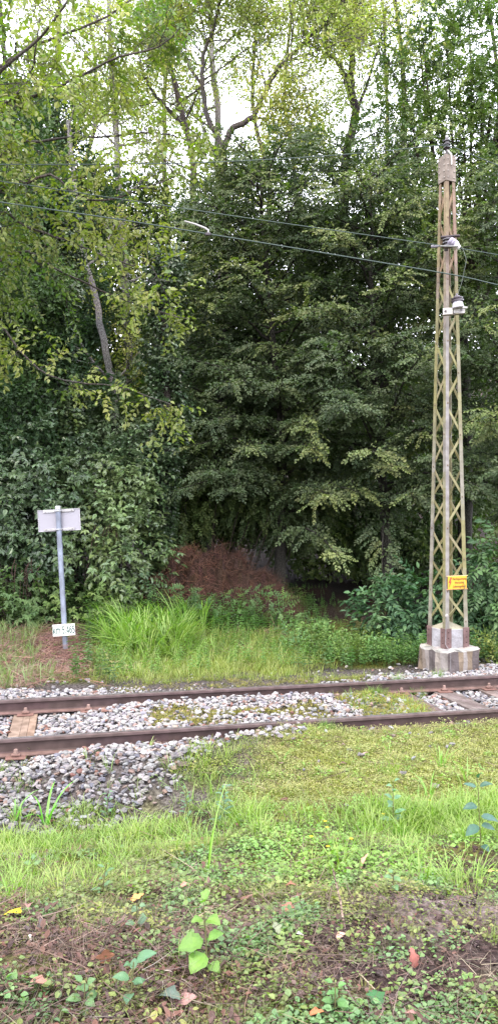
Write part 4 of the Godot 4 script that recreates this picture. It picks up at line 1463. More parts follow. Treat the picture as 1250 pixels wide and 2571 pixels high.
# ------------------------------------------------------------------ build
func _ready() -> void:
	rng.seed = 4711
	bumps.seed = 3; bumps.frequency = 0.12; bumps.fractal_octaves = 3
	broad.seed = 8; broad.frequency = 0.11; broad.fractal_octaves = 3
	var cam := Camera3D.new()
	cam.name = "camera"
	cam.position = Vector3(0, CAM_Y, 0)
	cam.rotation_degrees = Vector3(0.43, 0, 0)
	cam.fov = 67.0
	cam.near = 0.05
	cam.far = 600.0
	add_child(cam)
	cam.current = true
	var sky_mat := ProceduralSkyMaterial.new()
	sky_mat.sky_top_color = Color(0.93, 0.94, 1.0)
	sky_mat.sky_horizon_color = Color(0.98, 0.98, 1.0)
	sky_mat.ground_bottom_color = Color(0.30, 0.31, 0.25)
	sky_mat.ground_horizon_color = Color(0.40, 0.41, 0.36)
	sky_mat.sky_energy_multiplier = 1.15
	var sky := Sky.new()
	sky.sky_material = sky_mat
	var env := Environment.new()
	env.background_mode = Environment.BG_SKY
	env.sky = sky
	env.tonemap_mode = Environment.TONE_MAPPER_LINEAR
	env.tonemap_exposure = 4.8
	env.sdfgi_enabled = true
	env.ssao_enabled = true
	env.ssil_enabled = true
	var we := WorldEnvironment.new()
	we.name = "environment"
	we.environment = env
	add_child(we)
	var sun := DirectionalLight3D.new()
	sun.name = "sun"
	sun.light_energy = 0.4
	sun.light_color = Color(1.0, 0.97, 0.92)
	sun.light_angular_distance = 20.0
	sun.rotation_degrees = Vector3(-58, -25, 0)
	sun.shadow_enabled = true
	add_child(sun)

	make_materials()
	make_units()
	make_ground()
	make_ballast()
	make_track()
	make_mast()
	make_wires()
	make_signpost()
	make_hay()
	make_woods()
	make_turf()
	make_small()

func make_woods() -> void:
	var pale := Color(0.40, 0.37, 0.36)
	var dim := Color(0.10, 0.085, 0.08)
	var dark := Color(0.045, 0.038, 0.040)
	var gold := Color(0.43, 0.40, 0.12)
	var lime := Color(0.30, 0.33, 0.11)
	var back := "tall trees standing in the wood behind"
	var far_q := {"bark": dim, "depth": 2, "kids": 4, "per": 0.40, "jitter": 0.28, "scatter": 1.0, "lift": 0.06, "from": 0.35, "size": 1.0}
	# the forked tree in the middle
	var fk := far_q.duplicate()
	fk.per = 0.5
	fk.jitter = 0.35
	fk.bark = Color(0.19, 0.165, 0.155)
	tree("forked_tree", "forked dark tree with bare crooked limbs above the middle of the thicket", "tree", back, [
		[[gp(gx(575, 18), -18, -0.1), at(572, 900, 18), at(566, 600, 18), at(560, 370, 18)], 0.15, 0.09, 0, 0],
		[[at(560, 372, 18), at(545, 335, 18), at(520, 285, 17.9), at(508, 210, 17.7), at(512, 130, 17.6), at(540, 50, 17.4), at(560, -60, 17.2)], 0.078, 0.025, 13, 2.6],
		[[at(560, 372, 18), at(582, 322, 17.9), at(632, 292, 17.7), at(652, 255, 17.6), at(690, 180, 17.3), at(760, 105, 17.0), at(820, 50, 16.8), at(880, -30, 16.5)], 0.085, 0.025, 15, 2.6],
		[[at(632, 292, 17.7), at(690, 296, 17.5), at(750, 315, 17.2)], 0.035, 0.01, 5, 1.5],
		[[at(508, 210, 17.7), at(470, 150, 17.6), at(462, 60, 17.4)], 0.04, 0.012, 7, 2.0]], SP.airy, M.leaf_thin, gold, lime, fk)
	var pq := far_q.duplicate()
	pq.bark = pale
	tree("pale_tree", "straight pale grey trunk rising behind the forked tree", "tree", back, [
		[[gp(gx(556, 22), -22, -0.1), at(555, 700, 22), at(548, 380, 22), at(540, 180, 22), at(528, 60, 22), at(520, -200, 22)], 0.19, 0.06, 16, 3.2]], SP.airy, M.leaf_thin, lime, gold, pq)
	tree("pale_tree", "pale trunk glimpsed behind the overhanging leaves above the km post", "tree", back, [
		[[gp(gx(322, 21), -21, -0.1), at(318, 800, 21), at(305, 560, 21), at(296, 440, 21), at(284, 230, 21), at(270, 0, 21), at(262, -200, 21)], 0.15, 0.05, 15, 3.0]], SP.airy, M.leaf_thin, lime, gold, pq)
	tree("leaning_tree", "pale slender trunk leaning left in the gap above the creeper mound", "tree", back, [
		[[gp(gx(300, 16.5), -16.5, -0.1), at(290, 1010, 16.5), at(268, 890, 16.5), at(244, 770, 16.5), at(226, 690, 16.5), at(212, 640, 16.5), at(190, 520, 16.5), at(170, 300, 16.5)], 0.115, 0.045, 9, 2.2]], SP.airy, M.leaf_thin, lime, gold, pq)
	var dq := far_q.duplicate()
	dq.bark = Color(0.12, 0.10, 0.10)
	tree("crooked_tree", "crooked tree with a bent pale limb left of the forked tree", "tree", back, [
		[[gp(gx(500, 20), -20, -0.1), at(492, 700, 20), at(484, 420, 20), at(468, 320, 20), at(442, 215, 20), at(420, 120, 20), at(410, -60, 20)], 0.17, 0.05, 14, 2.8],
		[[at(468, 320, 20), at(420, 270, 20), at(372, 210, 19.8), at(345, 130, 19.6)], 0.07, 0.02, 9, 2.2]], SP.airy, M.leaf_thin, gold, lime, dq)
	dq = far_q.duplicate()
	dq.bark = dark
	dq.per = 0.36
	tree("dark_tree", "dark trunk that forks against the white sky right of centre", "tree", back, [
		[[gp(gx(860, 24), -24, -0.1), at(862, 600, 24), at(872, 400, 24), at(888, 330, 24), at(892, 270, 24), at(880, 225, 24)], 0.20, 0.13, 2, 2.0],
		[[at(880, 225, 24), at(866, 190, 24), at(842, 145, 24), at(800, 118, 23.8), at(770, 100, 23.6)], 0.11, 0.03, 8, 2.4],
		[[at(880, 225, 24), at(884, 160, 24), at(880, 90, 24), at(872, -20, 24), at(870, -150, 24)], 0.12, 0.04, 10, 2.8],
		[[at(892, 280, 24), at(915, 225, 24), at(940, 150, 24), at(965, 60, 24)], 0.06, 0.02, 8, 2.4]], SP.airy, M.leaf_thin, gold, lime, dq)
	# further trees whose crowns close the view
	var fq := far_q.duplicate()
	fq.size = 1.15
	fq.per = 0.44
	var ks := [
		[120, 24, -150, 0.2, "dim trunk deep in the wood at the left edge"], [430, 28, -60, 0.18, "slim dim tree deep in the wood left of the forked trunk"],
		[655, 27, 40, 0.17, "slim tree with thin foliage deep behind the forked trunk"], [735, 26, -60, 0.13, "slim tree whose thin crown hangs between fork and dark trunk"], [960, 27, -40, 0.13, "slim tree whose thin crown shows right of the dark trunk"],
		[985, 25, -120, 0.2, "tall thin-leaved tree behind the hornbeam tops"], [1230, 30, -60, 0.22, "tall tree in the far right corner of the sky"],
		[225, 30, 60, 0.2, "grey tree deep in the wood behind the leaning trunk"], [20, 19, 100, 0.16, "ivy-dark tree at the far left behind overhanging leaves"]]
	for e in ks:
		var zz: float = e[1]
		tree("wood_tree", e[4], "tree", back, [[[gp(gx(e[0], zz), -zz, -0.1), at(e[0] + rr(-15, 15), 800, zz), at(e[0] + rr(-25, 25), 450, zz), at(e[0] + rr(-30, 30), (e[2] + 450) / 2.0, zz), at(e[0] + rr(-40, 40), e[2] - 150, zz)], e[3], 0.04, 15, 3.2]], SP.airy, M.leaf_thin, lime, gold, fq)
	# understorey that closes the wood below the sky line
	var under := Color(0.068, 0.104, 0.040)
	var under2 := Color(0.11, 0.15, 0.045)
	var ul := ["dim bush under the wood edge behind the leaning trunk", "dim bush deep behind the hay heap", "dim bush deep behind the hornbeams", "dim bush filling the right background", "tall dim bush between the pale trunks", "dim bush at the left edge of the wood", "dim bush high on the slope behind the middle", "dim bush close behind the hay heap", "dim bush in the dark hollow right of the hay heap", "leafy wall of twigs hanging just above the hay heap"]
	var ub := [[[at(210, 900, 21), Vector3(2.2, 2.6, 1.5)], [at(130, 700, 22), Vector3(2.0, 2.2, 1.4)]], [[at(480, 1150, 19), Vector3(2.2, 2.2, 1.4)], [at(620, 1050, 20), Vector3(2.4, 2.6, 1.4)]],
		[[at(820, 950, 21), Vector3(2.6, 3.6, 1.6)], [at(800, 620, 21), Vector3(1.8, 1.2, 1.4)]], [[at(1150, 900, 20), Vector3(2.6, 4.2, 1.6)], [at(1050, 1250, 18), Vector3(2.6, 1.8, 1.4)]],
		[[at(370, 880, 23), Vector3(2.0, 3.0, 1.5)], [at(350, 1100, 19), Vector3(1.5, 1.8, 1.2)], [at(345, 540, 23), Vector3(1.2, 1.3, 1.0)]], [[at(30, 950, 18), Vector3(1.8, 3.0, 1.4)]], [[at(600, 850, 26), Vector3(3.0, 2.4, 1.6)]], [[at(470, 1290, 16.8), Vector3(1.3, 0.9, 0.7)], [at(640, 1280, 17.0), Vector3(1.3, 0.9, 0.7)]], [[at(830, 1330, 17.5), Vector3(1.6, 1.3, 0.7)], [at(1010, 1400, 17.0), Vector3(1.4, 1.3, 0.7)]], [[at(470, 1255, 15.3), Vector3(0.85, 0.75, 0.45)], [at(600, 1225, 15.1), Vector3(0.85, 0.75, 0.45)], [at(720, 1225, 14.8), Vector3(0.7, 0.8, 0.45)], [at(420, 1130, 15.4), Vector3(0.6, 0.8, 0.45)], [at(790, 1280, 15.2), Vector3(0.6, 0.65, 0.4)], [at(690, 1330, 15.9), Vector3(0.8, 0.5, 0.4)]]]
	for i in ub.size():
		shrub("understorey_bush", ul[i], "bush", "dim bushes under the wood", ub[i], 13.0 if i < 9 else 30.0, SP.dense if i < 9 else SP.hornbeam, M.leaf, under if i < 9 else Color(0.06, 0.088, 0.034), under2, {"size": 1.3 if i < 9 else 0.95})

	# hornbeams
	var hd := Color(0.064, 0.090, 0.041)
	var hy := Color(0.14, 0.165, 0.058)  # young bough tips, and skylight put into the colour of the upper crown
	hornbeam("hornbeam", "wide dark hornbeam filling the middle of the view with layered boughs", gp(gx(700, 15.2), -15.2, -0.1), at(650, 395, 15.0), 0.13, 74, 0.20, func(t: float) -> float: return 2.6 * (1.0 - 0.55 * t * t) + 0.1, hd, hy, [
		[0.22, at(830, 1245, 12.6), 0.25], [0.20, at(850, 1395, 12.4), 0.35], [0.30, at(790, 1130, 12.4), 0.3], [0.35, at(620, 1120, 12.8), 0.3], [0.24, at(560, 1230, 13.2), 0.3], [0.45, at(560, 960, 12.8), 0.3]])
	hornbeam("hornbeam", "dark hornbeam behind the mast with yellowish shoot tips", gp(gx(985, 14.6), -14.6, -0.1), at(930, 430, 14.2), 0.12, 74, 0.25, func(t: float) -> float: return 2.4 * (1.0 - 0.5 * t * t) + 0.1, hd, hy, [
		[0.27, at(1040, 1250, 12.3), 0.3], [0.33, at(930, 1130, 12.2), 0.3], [0.40, at(860, 1010, 12.0), 0.3], [0.42, at(1060, 880, 11.8), 0.3], [0.48, at(820, 880, 12.0), 0.25], [0.22, at(960, 1440, 12.4), 0.4], [0.30, at(1200, 1220, 12.0), 0.3], [0.36, at(1230, 1060, 11.8), 0.3]])
	shrub("hornbeam", "tall dense leafy tree rising out of the picture at the right", "tree", "hornbeams that lean out over the line", [
		[at(1160, 560, 15.6), Vector3(1.4, 1.3, 1.0)], [at(1080, 400, 15.8), Vector3(1.35, 1.2, 0.9)], [at(980, 520, 15.2), Vector3(1.0, 0.8, 0.8)], [at(1220, 330, 15.4), Vector3(1.1, 1.3, 0.9)], [at(1090, 200, 15.9), Vector3(1.2, 1.2, 0.9)], [at(1000, 330, 16.2), Vector3(1.0, 0.9, 0.8)],
		[at(1220, 130, 15.6), Vector3(0.9, 1.0, 0.8)], [at(1090, 70, 16.0), Vector3(0.55, 0.9, 0.6)], [at(1250, 700, 15.4), Vector3(1.3, 1.4, 0.9)], [at(1330, 300, 15.4), Vector3(1.2, 2.2, 1.0)], [at(1040, 700, 15.6), Vector3(1.2, 1.1, 0.9)], [at(1240, -60, 15.8), Vector3(0.9, 0.9, 0.8)]], 24.0, SP.hornbeam, M.leaf, Color(0.075, 0.12, 0.045), Color(0.14, 0.19, 0.055), {"trunk": 0.16, "scatter": 0.9, "hang": 0.2})
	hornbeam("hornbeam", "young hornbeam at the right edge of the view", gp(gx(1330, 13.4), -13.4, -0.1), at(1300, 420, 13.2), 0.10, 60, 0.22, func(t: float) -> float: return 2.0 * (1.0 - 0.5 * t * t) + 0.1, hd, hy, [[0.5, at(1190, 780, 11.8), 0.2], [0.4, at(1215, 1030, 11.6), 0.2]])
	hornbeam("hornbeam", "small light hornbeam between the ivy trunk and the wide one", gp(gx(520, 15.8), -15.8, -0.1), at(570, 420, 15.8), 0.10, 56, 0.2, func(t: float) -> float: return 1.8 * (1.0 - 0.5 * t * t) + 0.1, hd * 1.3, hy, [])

	# ivy-clad trunks
	var iv := Color(0.042, 0.072, 0.030)
	var iv2 := Color(0.10, 0.14, 0.04)
	for e in [[395, 14.2, 640, 0.36, "ivy-clad trunk standing left of the hay heap"], [470, 17.5, 520, 0.34, "slender ivy-clad trunk behind the small light hornbeam"], [120, 14.8, 470, 0.5, "thickly ivied trunk at the left behind the overhanging branches"]]:
		var zz: float = e[1]
		var root := thing("ivy_trunk", e[4], "tree", gp(gx(e[0], zz), -zz), "ivy-clad trunks")
		var topp := at(e[0] + 15, e[2], zz)
		var b := Buf.new()
		var pts := path([root.position - Vector3(0, 0.1, 0), root.position.lerp(topp, 0.5) + Vector3(0.1, 0, 0), topp], 12, 0.03)
		b.tube(pts, taper(13, 0.13, 0.07), 8, [Color(0.08, 0.07, 0.06)])
		world_part("trunk", b, M.bark, root)
		var cps := sets(2)
		var hh: float = topp.y - root.position.y
		for i in int(hh * e[3] * 330.0):
			var t := rng.randf()
			var j := mini(int(t * 12), 11)
			var p: Vector3 = pts[j].lerp(pts[j + 1], fmod(t * 12, 1.0))
			var a := rr(0, TAU)
			var nd := Vector3(cos(a), rr(-0.3, 0.2), sin(a))
			var r: float = e[3] * sqrt(rr(0.25, 1.0)) * (0.75 + 0.5 * broad.get_noise_3d(p.x * 8.0 + a, p.y * 9.0, p.z) + 0.35 * sin(p.y * 2.0 + a))
			cps[rng.randi() % 2].put(Transform3D(bas(nd + Vector3.DOWN * 0.5, nd + Vector3.UP * 0.5).scaled_local(Vector3.ONE * rr(0.8, 1.2)), p + nd * maxf(r, 0.15)), rc(iv.lerp(iv2, ss(0.0, 0.4, broad.get_noise_3d(p.x * 5.0, p.y * 5.0, a)) * rng.randf()), 0.25))
		for i in 2:
			mass("ivy", cps[i], SP.ivy[i], M.leaf_glossy, root)

	# hedge-like growth
	var cr := Color(0.064, 0.105, 0.046)
	var cr2 := Color(0.13, 0.185, 0.065)
	shrub("creeper_mound", "mound of glossy creeper behind the blank sign back", "bush", "bushes along the track", [
		[at(120, 1290, 13.6), Vector3(1.25, 1.15, 0.8)], [at(250, 1230, 13.8), Vector3(0.95, 1.2, 0.7)], [at(20, 1250, 13.4), Vector3(1.1, 1.1, 0.7)], [at(310, 1380, 13.4), Vector3(0.6, 1.0, 0.6)], [at(335, 1180, 13.8), Vector3(0.45, 0.8, 0.5)]], 34.0, SP.creeper + [SP.ivy[0], SP.dogwood[1]], M.leaf_glossy, cr, cr2, {"hang": 0.5, "singles": 280, "L": 0.095, "W": 0.048})
	for e in [[268, 1350, 13.05, "dry brown vine tangle hanging in the creeper right of the sign back"], [70, 1440, 12.75, "dry brown vine tangle low in the creeper left of the sign post"]]:
		var v := thing("dead_vine", e[3], "vine", at(e[0], e[1], e[2]), "dead vines in the creeper")
		for k in 9:
			var vb := Buf.new()
			var o := Vector3(rr(-0.22, 0.22), rr(0.0, 0.25), rr(-0.05, 0.1))
			vb.tube(path([o, o + Vector3(rr(-0.08, 0.08), -0.2, rr(0, 0.08)), o + Vector3(rr(-0.15, 0.15), -0.45 - rr(0, 0.15), rr(-0.03, 0.08))], 8, 0.012), taper(9, 0.009, 0.004), 4, [Color(0.12, 0.075, 0.06), Color(0.09, 0.055, 0.045)])
			put("strand", vb.mesh(), M.bark, v)
	shrub("elder_bush", "bluish green elder bush above the creeper mound", "bush", "bushes along the track", [
		[at(230, 1060, 15.5), Vector3(1.3, 0.9, 0.9)], [at(110, 1130, 15.2), Vector3(1.0, 0.7, 0.8)], [at(330, 1060, 15.4), Vector3(0.7, 0.8, 0.7)]], 22.0, SP.dogwood, M.leaf, Color(0.05, 0.085, 0.042), Color(0.085, 0.12, 0.06), {"size": 0.9})
	shrub("bramble", "low bramble at the left edge below the creeper mound", "bush", "bushes along the track", [
		[at(20, 1500, 12.9), Vector3(0.9, 0.38, 0.5)], [at(160, 1520, 13.0), Vector3(0.7, 0.3, 0.4)], [at(270, 1530, 12.9), Vector3(0.5, 0.3, 0.4)]], 26.0, SP.creeper, M.leaf, Color(0.085, 0.14, 0.05), Color(0.14, 0.20, 0.06))
	shrub("dogwood", "leafy dogwood shrub left of the mast footing", "bush", "bushes along the track", [
		[at(1000, 1570, 11.9), Vector3(0.62, 0.62, 0.5)], [at(1070, 1520, 12.0), Vector3(0.5, 0.6, 0.5)], [at(960, 1520, 12.0), Vector3(0.35, 0.35, 0.35)]], 34.0, SP.dogwood, M.leaf, Color(0.05, 0.105, 0.05), Color(0.085, 0.15, 0.06), {"size": 0.8, "hang": 0.5, "singles": 130, "L": 0.12, "W": 0.056})
	shrub("dogwood", "leafy dogwood shrub right of the mast footing at the picture edge", "bush", "bushes along the track", [
		[at(1200, 1520, 11.9), Vector3(0.55, 0.75, 0.5)], [at(1260, 1450, 11.8), Vector3(0.5, 0.7, 0.5)], [at(1220, 1620, 11.6), Vector3(0.5, 0.45, 0.4)], [at(1150, 1600, 11.9), Vector3(0.45, 0.5, 0.4)]], 34.0, SP.dogwood, M.leaf, Color(0.055, 0.11, 0.05), Color(0.10, 0.165, 0.06), {"size": 0.8, "hang": 0.5, "singles": 130, "L": 0.12, "W": 0.056})
	shrub("nettle_bush", "bushy nettles and young shoots before the hay heap", "bush", "bushes along the track", [
		[at(560, 1530, 13.0), Vector3(0.75, 0.24, 0.45)], [at(440, 1510, 13.2), Vector3(0.55, 0.28, 0.4)], [at(670, 1520, 12.9), Vector3(0.45, 0.26, 0.4)], [at(750, 1580, 12.4), Vector3(0.4, 0.18, 0.35)]], 26.0, SP.nettle, M.leaf_thin, Color(0.12, 0.21, 0.08), Color(0.19, 0.29, 0.09), {"size": 0.5, "hang": -0.6})
	shrub("low_bush", "low leafy bush beside the far rail left of the mast", "bush", "bushes along the track", [
		[at(880, 1635, 11.3), Vector3(0.6, 0.24, 0.4)], [at(985, 1655, 10.9), Vector3(0.4, 0.26, 0.3)], [at(800, 1610, 11.6), Vector3(0.5, 0.22, 0.4)]], 30.0, SP.dense, M.leaf, Color(0.10, 0.18, 0.06), Color(0.15, 0.24, 0.06), {"size": 0.55})
	shrub("low_bush", "low yellowish bush right of the mast footing beside the rail", "bush", "bushes along the track", [
		[at(1220, 1640, 11.0), Vector3(0.4, 0.28, 0.3)]], 30.0, SP.dense, M.leaf, Color(0.11, 0.16, 0.045), Color(0.20, 0.21, 0.05), {"size": 0.62})
	# dark growth at the left behind the overhanging tree
	shrub("left_thicket", "dark green thicket at the left edge behind the yellow leaves", "bush", "bushes along the track", [
		[at(20, 720, 14.0), Vector3(1.0, 1.6, 0.9)], [at(60, 900, 14.5), Vector3(1.0, 1.2, 0.8)], [at(-40, 1050, 13.6), Vector3(1.0, 1.2, 0.8)], [at(60, 480, 15.0), Vector3(0.9, 1.2, 0.8)], [at(10, 300, 15.6), Vector3(0.8, 1.0, 0.8)], [at(190, 520, 18.0), Vector3(1.0, 1.1, 0.8)], [at(130, 330, 18.0), Vector3(0.8, 0.9, 0.8)], [at(170, 800, 17.5), Vector3(1.0, 1.0, 0.8)]], 24.0, SP.dense, M.leaf, Color(0.04, 0.075, 0.032), Color(0.07, 0.115, 0.04))

	# the overhanging tree at the left
	var oq := {"bark": Color(0.12, 0.105, 0.095), "depth": 1, "kids": 4, "per": 0.56, "scatter": 0.9, "hang": 0.18, "tumble": 0.8, "lift": 0.02, "jitter": 0.12, "from": 0.12, "singles": 290}
	var ob := Vector3(-5.2, H(-5.2, -11.1), -11.1)
	var tk := [ob, Vector3(-5.0, 3.0, -10.90), Vector3(-4.8, 6.0, -10.70), Vector3(-4.6, 9.5, -10.50)]
	tree("overhanging_tree", "overhanging tree reaching in from the left with large yellow green leaves", "tree", "", [
		[tk, 0.17, 0.08, 0, 0],
		[[Vector3(-4.8, 5.2, -10.70), at(-60, 330, 10.2), at(0, 265, 10.0), at(60, 215, 9.8), at(88, 130, 8.9), at(98, 40, 8.8)], 0.045, 0.008, 13, 0.9],
		[[Vector3(-4.8, 5.6, -10.70), at(-20, 290, 10.6), at(110, 230, 10.5), at(230, 170, 10.4), at(300, 135, 10.3), at(400, 110, 10.2), at(455, 60, 10.1)], 0.05, 0.008, 16, 0.9],
		[[Vector3(-4.9, 4.4, -10.80), at(-20, 500, 10.2), at(60, 460, 10.0), at(130, 435, 9.9), at(185, 485, 9.9), at(260, 500, 9.8), at(360, 470, 9.8), at(440, 440, 9.8)], 0.04, 0.007, 15, 0.8],
		[[Vector3(-4.9, 3.8, -10.80), at(-40, 560, 10.3), at(70, 570, 10.2), at(160, 600, 10.1), at(260, 640, 10.0), at(340, 665, 10.0), at(400, 640, 9.9)], 0.04, 0.007, 15, 0.8],
		[[Vector3(-4.95, 2.7, -10.85), at(-40, 830, 10.6), at(50, 880, 10.5), at(110, 935, 10.4), at(200, 960, 10.3), at(300, 970, 10.2), at(430, 1015, 10.1)], 0.032, 0.005, 13, 0.55],
		[[Vector3(-4.7, 7.2, -10.60), at(20, 150, 10.8), at(140, 90, 10.7), at(260, 40, 10.6), at(360, -30, 10.5)], 0.05, 0.01, 16, 1.0],
		[[Vector3(-4.6, 6.4, -10.60), at(-20, 200, 8.9), at(90, 100, 8.7), at(160, 10, 8.4), at(200, -80, 8.3)], 0.045, 0.01, 12, 0.9],
		[[Vector3(-4.9, 4.1, -10.80), at(20, 640, 11.2), at(150, 680, 11.1), at(280, 740, 11.0), at(400, 780, 10.9), at(470, 800, 10.8)], 0.035, 0.006, 14, 0.8],
		[[Vector3(-4.9, 4.8, -10.80), at(-10, 400, 11.4), at(120, 350, 11.2), at(260, 340, 11.0), at(380, 330, 10.8), at(470, 350, 10.6), at(520, 390, 10.5)], 0.04, 0.006, 16, 0.8]], SP.walnut, M.leaf_thin, Color(0.100, 0.152, 0.042), Color(0.22, 0.235, 0.065), oq)

# where the line of sight through a point of the photograph meets the ground
func spot(px: float, py: float) -> Vector3:
	var d := 1.6
	while d < 60.0:
		var q := at(px, py, d)
		if q.y <= H(q.x, q.z):
			return gp(q.x, q.z)
		d += 0.01
	return at(px, py, d)
# a broad leaf with a midrib, a curl and a wavy or lobed margin, along +z, lying in the xz plane
func broad_leaf(L: float, W: float, curl: float, cup: float, lobes: float, col: Color, n := 8) -> ArrayMesh:
	var b := Buf.new()
	var rows := []
	for i in n + 1:
		var t := float(i) / n
		var w := W * 0.5 * pow(sin(PI * pow(t, 0.72)), 0.8) * (1.0 + lobes * sin(t * 15.0 + 0.6)) * rr(0.95, 1.05)
		if i == 0 or i == n:
			w = 0.001
		var y := curl * L * sin(t * PI * 0.9) - 0.2 * curl * L * t
		var row := []
		for k in [-1.0, -0.5, 0.0, 0.5, 1.0]:
			row.push_back(Vector3(k * w, y + cup * absf(k) * w + (rr(-0.04, 0.04) * W if absf(k) > 0.6 else 0.0), t * L))
		rows.push_back(row)
	for i in n:
		for k in 4:
			var cc := rc(col, 0.07) * (1.12 if k == 1 or k == 2 else 1.0)
			b.flat(rows[i][k], rows[i][k + 1], rows[i + 1][k + 1], cc)
			b.flat(rows[i][k], rows[i + 1][k + 1], rows[i + 1][k], cc)
	return b.mesh()
# a young plant: a stem with single leaves, each a part of its own: [height share, bearing, length, width, rise]
func sprout(called: String, label: String, foot: Vector3, height: float, lean: Vector3, col: Color, leaves: Array, lobes := 0.05, group := "", mat: Material = null) -> Node3D:
	var o := thing(called, label, "plant", foot, group)
	var b := Buf.new()
	var top := Vector3(0, height, 0) + lean
	var pts := path([Vector3(0, -0.02, 0), top * 0.5 + Vector3(lean.z, 0, lean.x) * 0.15, top], 8, 0.0)
	b.tube(pts, taper(9, 0.0042, 0.002), 5, [Color(0.16, 0.15, 0.07)])
	put("stem", b.mesh(), M.leaf_thin, o)
	for l in leaves:
		var j := clampi(int(l[0] * 8), 0, 8)
		var m := broad_leaf(l[2], l[3], rr(0.05, 0.2), rr(0.1, 0.35), lobes, rc(col, 0.12))
		var lf := put("leaf", m, mat if mat else M.leaf_thin, o)
		var dir := Vector3(sin(l[1]), l[4], cos(l[1])).normalized()
		lf.transform = Transform3D(bas(dir, Vector3(rr(-0.3, 0.3), 1, 0.45)), pts[j] + dir * 0.01)
	return o
func spiral(n: int, L: float, W: float, lo: float) -> Array:
	var out := []
	for i in n:
		var t := (i + 1.0) / n
		out.push_back([lerpf(lo, 1.0, t), i * 2.4 + rr(-0.3, 0.3), L * (1.1 - 0.5 * t) * rr(0.85, 1.15), W * (1.1 - 0.5 * t), rr(-0.1, 0.5)])
	return out
func make_small() -> void:
	# fallen leaves
	var brown := Color(0.17, 0.082, 0.055)
	var rose := Color(0.20, 0.11, 0.095)
	var umber := Color(0.085, 0.048, 0.04)
	var leaves := [
		[265, 2425, 0.085, 0.06, Color(0.24, 0.115, 0.07), 0.3, "curled orange brown leaf standing on the bank left of the bluish seedling"],
		[190, 2215, 0.06, 0.045, rose, 1.2, "rosy fallen leaf on the upper left of the bank"],
		[150, 2222, 0.055, 0.04, umber, 2.4, "dull brown fallen leaf beside the rosy leaf, upper left of the bank"],
		[75, 2278, 0.07, 0.045, rose, 0.2, "rosy brown fallen leaf right of the big yellow leaf"],
		[602, 2262, 0.075, 0.04, brown, 1.5, "flat brown fallen leaf right of the lime seedling"],
		[718, 2300, 0.07, 0.05, brown, 2.8, "lobed tan leaf on the bare earth, middle of the bank"],
		[715, 2235, 0.065, 0.035, brown, 1.4, "brown leaf at the upper edge of the bare earth"],
		[803, 2232, 0.05, 0.035, rose, 0.8, "small pinkish leaf at the top of the bare earth"],
		[930, 2155, 0.065, 0.055, umber, 0.4, "dark leaf standing up in the grass, right of the yellow flowers"],
		[905, 2188, 0.095, 0.045, Color(0.38, 0.20, 0.14), 1.7, "long reddish leaf lying below the dark standing leaf"],
		[872, 2195, 0.05, 0.04, umber, 2.6, "dark reddish leaf left of the long reddish leaf"],
		[330, 2270, 0.08, 0.05, Color(0.33, 0.17, 0.06), 2.2, "leaf half brown and half green, on moss at the upper middle left"],
		[1040, 2440, 0.075, 0.04, Color(0.18, 0.068, 0.055), 3.5, "pointed red brown leaf stuck upright at the lower right"],
		[438, 2528, 0.09, 0.07, Color(0.22, 0.125, 0.11), 1.8, "large pale rosy leaf at the bottom beside the grey green leaf"],
		[400, 2510, 0.105, 0.07, Color(0.06, 0.08, 0.062), 1.0, "large grey green leaf lying at the bottom of the bank"],
		[735, 2358, 0.06, 0.025, Color(0.33, 0.31, 0.28), 0.9, "curled pale underside of a leaf on the bare earth"],
		[700, 2355, 0.075, 0.035, Color(0.14, 0.155, 0.10), 3.4, "greyish green folded leaf left of the pale curled leaf"],
		[948, 2535, 0.085, 0.06, Color(0.03, 0.085, 0.03), 3.3, "deep green leaf at the bottom right of the bank"],
		[1222, 2196, 0.055, 0.03, Color(0.55, 0.36, 0.10), 1.4, "yellowish leaf at the right edge of the grass"],
		[1240, 2205, 0.06, 0.04, umber, 0.6, "brown curled leaf at the right edge beside the yellowish leaf"],
		[1010, 2545, 0.06, 0.04, rose, 0.7, "pinkish leaf at the bottom, right of the deep green leaf"],
		[775, 2560, 0.055, 0.035, Color(0.26, 0.10, 0.045), 1.5, "orange leaf at the bottom edge in the middle"],
		[20, 2300, 0.12, 0.075, Color(0.36, 0.26, 0.015), 0.9, "big yellow leaf with brown tip at the left edge"],
		[75, 2480, 0.10, 0.05, Color(0.20, 0.10, 0.075), 1.1, "long dark brown curled leaf at the lower left"],
		[850, 1925, 0.07, 0.04, umber, 1.5, "dark brown leaf on the mossy turf right of centre"],
		[702, 1918, 0.07, 0.05, Color(0.13, 0.085, 0.075), 0.4, "dark clump of dead leaf on the mossy turf in the middle"],
		[905, 1898, 0.07, 0.03, Color(0.28, 0.17, 0.15), 1.6, "pale pink leaf on the mossy turf below the near rail"],
		[845, 2372, 0.05, 0.035, Color(0.36, 0.23, 0.18), 2.0, "tan leaf on bare earth below the dry stalk"],
		[600, 2190, 0.05, 0.04, Color(0.34, 0.18, 0.12), 0.4, "small brown leaf in the ground cover above the lime seedling"],
		[455, 2235, 0.055, 0.04, Color(0.32, 0.15, 0.11), 2.0, "small brown leaf in the ground cover left of the tall stem"]]
	for e in leaves:
		var m := broad_leaf(e[2] * 0.9, e[3] * 0.95, rr(0.0, 0.22), rr(-0.3, 0.6), rr(0.12, 0.3), e[4], 12)
		var o := put("fallen_leaf", m, M.dry)
		tag(o, e[6], "leaf", "fallen leaves on the bank")
		var p := spot(e[0], e[1])
		var tip: float = 1.1 if "stand" in e[6] or "upright" in e[6] else rr(0.1, 0.4)
		o.transform = Transform3D(Basis(Vector3.UP, e[5]) * Basis(Vector3.RIGHT, -tip), p + Vector3(0, 0.018, 0))
	# seedlings and herbs with leaves that can be told apart
	var lime := Color(0.125, 0.235, 0.04)
